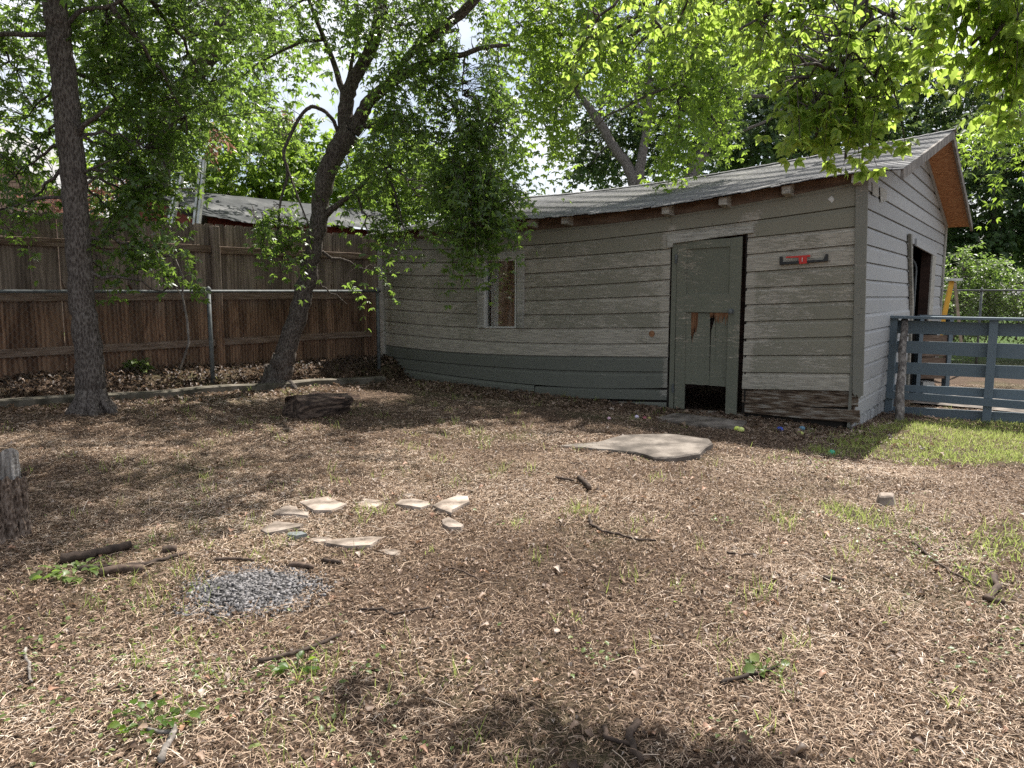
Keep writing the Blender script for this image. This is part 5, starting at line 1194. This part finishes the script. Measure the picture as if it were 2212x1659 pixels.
grass_polys = [[gnd(x, y) for x, y in P] for P in ([(1850, 935), (1960, 912), (2400, 915), (2400, 1010), (2100, 1005), (1990, 1010), (1880, 985), (1800, 990), (1740, 975)], [(2110, 1150), (2180, 1135), (2400, 1130), (2400, 1240), (2180, 1230), (2100, 1200)], [(2080, 1215), (2180, 1240), (2190, 1270), (2130, 1285), (2060, 1240)], [(1760, 1090), (1900, 1110), (1960, 1150), (1840, 1130)])]
def keep(X, Y, solidk=.22, grassk=.35):
    k = ~inside_bad(X, Y); r = RS.uniform(size=len(X))
    for P in solid: k &= ~(inpoly(X, Y, P) & (r > solidk))
    k &= ~(gravel_in(X, Y, .8) & (r > .22))
    for P in grass_polys: k &= ~(inpoly(X, Y, P) & (r > grassk))
    d = (X - FA[0]) * FN[0] + (Y - FA[1]) * FN[1]; k &= d > .02
    return k
def patchy(X, Y):
    f = np.sin(X * 2.3 + 1.7 * np.sin(Y * 1.9)) * np.sin(Y * 2.9 + 1.3 * np.sin(X * 2.1)) + .6 * np.sin(X * 6.1 + 2 * np.sin(Y * 4.3)) * np.sin(Y * 7.3 + 2 * np.sin(X * 5.2)) + .4 * np.sin(X * 15 + 2 * np.sin(Y * 11)) * np.sin(Y * 17 + 2 * np.sin(X * 13))
    return np.clip(.80 + .35 * f, .35, 1)
def lump(X, Y): return .5 + .5 * np.sin(X * 1.7 + 2 * np.sin(Y * 1.1)) * np.sin(Y * 1.9 + 1.5 * np.sin(X * .8 + 1))
# straw: bent blades lying on the soil
def straw(N_, lmin, lmax, wmin, wmax, ylo, yhi, pw, name, label, shift=0, tilt=.12):
    X, Y = scatter(N_, ylo, yhi, pw); k = keep(X, Y) & (RS.uniform(size=len(X)) < patchy(X, Y)); X, Y = X[k], Y[k]; n = len(X)
    Z = ground(X, Y) + RS.uniform(.0, .016, n)
    a = RS.uniform(0, 2 * math.pi, n); e = RS.normal(0, tilt, n)
    Dv = np.stack([np.cos(a) * np.cos(e), np.sin(a) * np.cos(e), np.abs(np.sin(e))], 1); Sv = nrm(np.cross(Dv, UP + RS.normal(size=(n, 3)) * .5))
    ln = RS.uniform(lmin, lmax, n); wd = RS.uniform(wmin, wmax, n)
    T = (np.array([[-.5, 0, 0], [.5, 0, 0], [.4, .5, .10], [-.4, .5, .10], [.12, 1, -.06], [-.12, 1, -.06]]), np.array([[0, 1, 2, 3], [3, 2, 4, 5]]))
    Vv, Ff, kk = instance(np.stack([X, Y, Z], 1), Dv, Sv, ln, wd, T)
    L_ = lump(X, Y); rv = np.clip(RS.beta(1.7, 2.2, n) + shift + (L_ - .5) * .28 + (patchy(X * .45 + 3, Y * .45) - .8) * .45, 0, 1)
    o = mesh(name, Vv, Ff, M['straw'], attrs=dict(rnd=np.repeat(rv, kk))); return tag(o, label, kind='stuff')
straw(400000, .012, .048, .0015, .0036, 1.9, 6.0, .8, 'straw', 'dry straw and shredded leaves covering the near yard')
straw(230000, .02, .065, .0025, .006, 5.5, 14, .9, 'straw', 'dry straw and shredded leaves covering the far yard', -.04)
straw(7000, .08, .22, .0015, .0028, 1.9, 9, .9, 'long_straw', 'long dry grass stems strewn over the yard', .12, .12)
# wood chips and crumpled dead leaves
def leaves(N_, lmin, lmax, ylo, yhi, pw, name, label, tm=T_LOBED, lwk=.8, mask=None, lift=.02, mat='deadleaf', shift=0, tilt=.30):
    X, Y = scatter(N_, ylo, yhi, pw)
    if mask is not None: k0 = mask(X, Y); X, Y = X[k0], Y[k0]
    k = keep(X, Y, .05); X, Y = X[k], Y[k]; n = len(X)
    Z = ground(X, Y) + RS.uniform(.002, lift, n); a = RS.uniform(0, 2 * math.pi, n)
    Dv = nrm(np.stack([np.cos(a), np.sin(a), RS.normal(0, tilt, n)], 1)); Sv = nrm(np.cross(Dv, UP + RS.normal(size=(n, 3)) * tilt))
    ln = RS.uniform(lmin, lmax, n); tv = tm[0].copy(); tv[:, 2] *= 4.5
    Vv, Ff, kk = instance(np.stack([X, Y, Z], 1), Dv, Sv, ln, ln * lwk, (tv, tm[1]))
    o = mesh(name, Vv, Ff, M[mat], attrs=dict(rnd=np.repeat(np.clip(RS.beta(1.5, 2.3, n) + shift, 0, .98 if mat == 'deadleaf' else 1), kk))); return tag(o, label, kind='stuff')
leaves(90000, .006, .022, 1.9, 8, .8, 'leaf_litter', 'small crumbled brown leaf pieces over the yard', T_SIMPLE)
leaves(5200, .018, .048, 1.9, 12, 1.0, 'dead_leaves', 'larger curled dead leaves scattered over the yard')
leaves(500, .025, .05, 1.9, 7, 1.0, 'pale_leaves', 'bleached pale leaves lying in the foreground', shift=.5, lift=.03)
dB = lambda X, Y: (X - FA[0]) * FN[0] + (Y - FA[1]) * FN[1]
leaves(110000, .03, .07, 5.5, 13.5, 1.0, 'leaf_bed', 'thick bed of dark dead leaves between kerb and fences', mask=lambda X, Y: (dB(X, Y) < .58) & (dB(X, Y) > .02) & (X < -1.2), lift=.06, shift=-.36)
leaves(26000, .03, .08, 5.5, 13, 1.0, 'leaf_drift', 'dead leaves drifted along the kerb and shed foot', mask=lambda X, Y: ((dB(X, Y) > .55) & (dB(X, Y) < 1.4) & (X < -.6)) | (((X - SO[0]) * V[0] + (Y - SO[1]) * V[1] > -.9 - .5 * lump(X, Y)) & (X < 4)), lift=.03, shift=-.05)
# grass blades and tufts
def blades(X, Y, h0, h1, name, label, mat='grass', wd=.006, tilt=.35):
    n = len(X); Z = ground(X, Y) - .004; Dv = nrm(np.stack([RS.normal(0, tilt, n), RS.normal(0, tilt, n), np.ones(n)], 1)); a = RS.uniform(0, 6.28, n)
    Sv = np.stack([np.cos(a), np.sin(a), np.zeros(n)], 1); Sv = nrm(Sv - Dv * np.sum(Sv * Dv, 1, keepdims=True)); ln = RS.uniform(h0, h1, n)
    T = (np.array([[-.5, 0, 0], [.5, 0, 0], [.4, .45, .04], [-.4, .45, .04], [.25, .8, .2], [-.25, .8, .2], [0, 1, .42]]), None)
    fq = np.array([[0, 1, 2], [0, 2, 3], [3, 2, 4], [3, 4, 5], [5, 4, 6]])
    Vv, Ff, kk = instance(np.stack([X, Y, Z], 1), Dv, Sv, ln, np.full(n, 1.0) * wd, (T[0], fq))
    return tag(mesh(name, Vv, Ff, M[mat], attrs=dict(rnd=np.repeat(RS.beta(2, 2, n), kk))), label, kind='stuff')
gxs = []; gys = []
for P, dens in zip(grass_polys, (2700, 2600, 1900, 420)):
    A = np.array([[p[0], p[1]] for p in P]); lo_, hi_ = A.min(0), A.max(0); n = int((hi_ - lo_).prod() * dens)
    X = RS.uniform(lo_[0], hi_[0], n); Y = RS.uniform(lo_[1], hi_[1], n); k = inpoly(X, Y, P) & ~inside_bad(X, Y) & (RS.uniform(size=n) < .12 + .95 * (np.sin(X * 5 + 3 * np.sin(Y * 3)) * np.sin(Y * 6 + 2 * np.sin(X * 4)) > -.25)); gxs.append(X[k] + RS.normal(0, .07, k.sum())); gys.append(Y[k] + RS.normal(0, .10, k.sum()))
blades(np.concatenate(gxs), np.concatenate(gys), .02, .075, 'grass', 'short bright grass growing at the right side of the yard', tilt=.6)
tx = []; ty = []
for _ in range(520):
    Y0 = RS.uniform(2.0, 11); X0 = RS.uniform(-.75, .75) * (Y0 + .5)
    if RS.uniform() > .25 + .75 * lump(np.array([X0]), np.array([Y0]))[0]: continue
    m = RS.randint(3, 16); tx.append(X0 + RS.normal(0, .035, m)); ty.append(Y0 + RS.normal(0, .03, m))
for x, y, m in ((1490, 1660 / 1, 0),): pass
for (x, y, m, s) in ((e1(1560, 1180) + (40, .06)), (e1(900, 720) + (30, .05)), (e2(140, 420) + (40, .05)), (e2(1165, 425) + (60, .06)), (e3(500, 470) + (60, .05)), (e3(740, 410) + (90, .08)), (e3(850, 460) + (90, .09)), (e1(230, 430) + (0, .1))):
    p = gnd(x, y)
    if m: tx.append(p[0] + RS.normal(0, s, m)); ty.append(p[1] + RS.normal(0, s, m))
X = np.concatenate(tx); Y = np.concatenate(ty); k = keep(X, Y, 0, 1); blades(X[k], Y[k], .03, .11, 'grass_tufts', 'sparse small grass tufts scattered through the litter', wd=.004)
# low broad-leaved weeds
wx = []; wy = []
for (x, y, m, s) in ((e1(560, 1180) + (150, .32)), (e1(350, 1130) + (60, .20)), (e1(1000, 1240) + (120, .28)), (e1(60, 1380) + (40, .10)), (e1(40, 1010) + (16, .05)), (e1(240, 1080) + (24, .07)), (e1(500, 830) + (10, .05)), (e1(340, 720) + (50, .09)), (e1(620, 600) + (30, .07)), (e1(1450, 1200) + (30, .10)), (e1(1250, 1300) + (60, .22)), (e2(1250, 1110) + (30, .06)), (e2(240, 1580) + (30, .06)), (e3(420, 1200) + (24, .05)), (e3(470, 1270) + (20, .05)), (e3(980, 560) + (70, .12)), (e3(1500, 1180) + (40, .10)), (e3(1270, 640) + (60, .10)), (e3(250, 1510) + (24, .05)), (e3(210, 470) + (24, .06)), (e3(1600, 1060) + (40, .08)), (e3(1540, 920) + (24, .06)), (e2(820, 480) + (16, .06)), (e1(840, 840) + (40, .15)), (e2(110, 1200) + (16, .04)), (e1(700, 1450) + (36, .10)), (e3(640, 180) + (60, .12)), (c4(1900, 1240) + (70, .10)), (c4(2020, 1290) + (40, .08)), (c4(200, 1150) + (20, .05)), (z4(300, 370) + (20, .05)), (z4(940, 330) + (20, .05)), (z4(790, 380) + (30, .08))):
    p = gnd(x, y); m = int(m * .8); wx.append(p[0] + RS.normal(0, s, m)); wy.append(p[1] + RS.normal(0, s, m))
m = 900; YY = RS.uniform(2, 10, m); XX = RS.uniform(-.75, .75, m) * YY; kk_ = RS.uniform(size=m) < lump(XX, YY) ** 2; wx.append(XX[kk_]); wy.append(YY[kk_])
X = np.concatenate(wx); Y = np.concatenate(wy); k = keep(X, Y, 0, 1); X, Y = X[k], Y[k]; n = len(X)
a = RS.uniform(0, 6.28, n); Dv = nrm(np.stack([np.cos(a), np.sin(a), RS.uniform(-.1, .6, n)], 1)); Sv = nrm(np.cross(Dv, UP + RS.normal(size=(n, 3)) * .3)); ln = RS.uniform(.010, .028, n)
Vv, Ff, kk = instance(np.stack([X, Y, ground(X, Y) + RS.uniform(.008, .035, n)], 1), Dv, Sv, ln, ln * .7, T_OVATE)
tag(mesh('weeds', Vv, Ff, M['weed'], attrs=dict(rnd=np.repeat(RS.beta(2, 2, n), kk))), 'low broad-leaved green weeds among the litter', kind='stuff')
# green leafy sprig beside the pale forked stick, and other single plants
def plant(x, y, n, s, leaf, name, label, mat='leaf_b', cat='plant', h=.05):
    c = gnd(x, y); a = RS.uniform(0, 6.28, n); r = np.sqrt(RS.uniform(0, 1, n)) * s
    P = np.stack([r * np.cos(a), r * np.sin(a) * .6, RS.uniform(.01, h, n)], 1); Dv = nrm(np.stack([np.cos(a), np.sin(a), RS.uniform(-.2, .5, n)], 1)); Sv = nrm(np.cross(Dv, UP + RS.normal(size=(n, 3)) * .4)); ln = leaf * RS.uniform(.7, 1.2, n)
    Vv, Ff, kk = instance(P, Dv, Sv, ln, ln * .75, T_OVATE); root = empty(name, tuple(c), 0, label=label, cat=cat)
    mesh('leaves', Vv, Ff, M[mat], root, False, dict(rnd=np.repeat(RS.beta(2, 2, n), kk)))
    q = MB()
    for p in P[:: max(1, n // 8)]: q.tube([(0, 0, 0), p * .5 + np.array([0, 0, .01]), p], .0016, 5)
    q.build('stems', M['weed'], root, False); return root
plant(*e1(750, 1450), 40, .13, .034, 'leafy_sprig', 'green broad-leaved sprig lying at the lower left beside the pale forked stick')
plant(*e1(1440, 1190), 14, .08, .04, 'seedling', 'small green seedling by the long crooked stick right of the gravel')
plant(*e1(350, 725), 40, .16, .045, 'wilted_sprig', 'pale green wilted sprig against the left end of the stick bundle', mat='weed')
plant(*c4(900, 1290), 60, .10, .10, 'grass_clump', 'bent yellow-green plant clump growing by the kerb between the two trunks', mat='weed', h=.14)
plant(*z4(640, 300), 5, .06, .07, 'ivy_sprig', 'few pale round leaves growing against the front of the rotten log', mat='weed', h=.10)
plant(*e3(395, 1205), 9, .07, .05, 'seedling', 'yellow-green seedling growing over the dark stick at the lower right', mat='weed')
# thin bare sapling before the fence
q = MB(); pts = [at(390, 797, 8.75), at(408, 740, 8.75), at(404, 690, 8.75), at(394, 640, 8.75), at(396, 600, 8.7), at(380, 560, 8.7)]
q.tube(pts, [.016, .013, .013, .012, .008, .004], 7); q.tube([pts[3], at(365, 600, 8.7), at(345, 570, 8.6)], [.008, .005, .003], 6)
c = np.array(pts[0]); q.v = [tuple(np.array(v) - c) for v in q.v]; o = q.build('sapling', M['greypole'], smooth=True); o.location = c; tag(o, 'thin crooked bare sapling stem growing between the chain link and the picket fence', 'sapling')
# hanging creeper by the shed corner

# gravel: individual small stones as one heap
n = 7000; a = RS.uniform(0, 6.28, n); r = RS.uniform(0, 1, n) ** .62 * (1 + .2 * RS.normal(size=n))
X = gravel_c[0] + gr_x * r * np.cos(a) * (1 + .08 * np.sin(5 * a)); Y = gravel_c[1] + gr_y * r * np.sin(a) * (1 + .1 * np.sin(3 * a + 1)); s = .0035 + .0085 * RS.uniform(0, 1, n) ** 2
cube = np.array([[-1, -1, -1], [1, -1, -1], [1, 1, -1], [-1, 1, -1], [-1, -1, 1], [1, -1, 1], [1, 1, 1], [-1, 1, 1]]) * np.array([1, .75, .35]); cf = np.array([[0, 3, 2, 1], [4, 5, 6, 7], [0, 1, 5, 4], [1, 2, 6, 5], [2, 3, 7, 6], [3, 0, 4, 7]])
jit = cube[None] * (1 + RS.uniform(-.45, .25, (n, 8, 3))); al = RS.uniform(0, 6.28, n); be = RS.normal(0, .8, n)
ca, sa, cb, sb_ = np.cos(al)[:, None], np.sin(al)[:, None], np.cos(be)[:, None], np.sin(be)[:, None]
x_, y_, z_ = jit[..., 0], jit[..., 1], jit[..., 2]; x2 = x_ * cb + z_ * sb_; z2 = -x_ * sb_ + z_ * cb; x3 = x2 * ca - y_ * sa; y3 = x2 * sa + y_ * ca
PV = np.stack([x3, y3, z2], -1) * s[:, None, None] + np.stack([X, Y, ground(X, Y) + .006 + .018 * np.clip(1 - r ** 2, 0, 1) * RS.uniform(.2, 1, n)], -1)[:, None]
tag(mesh('gravel', PV.reshape(-1, 3), (cf[None] + (np.arange(n) * 8)[:, None, None]).reshape(-1, 4), M['gravel'], attrs=dict(rnd=np.repeat(RS.uniform(0, 1, n), 8))), 'low heap of small grey gravel in the left of the yard', kind='stuff')
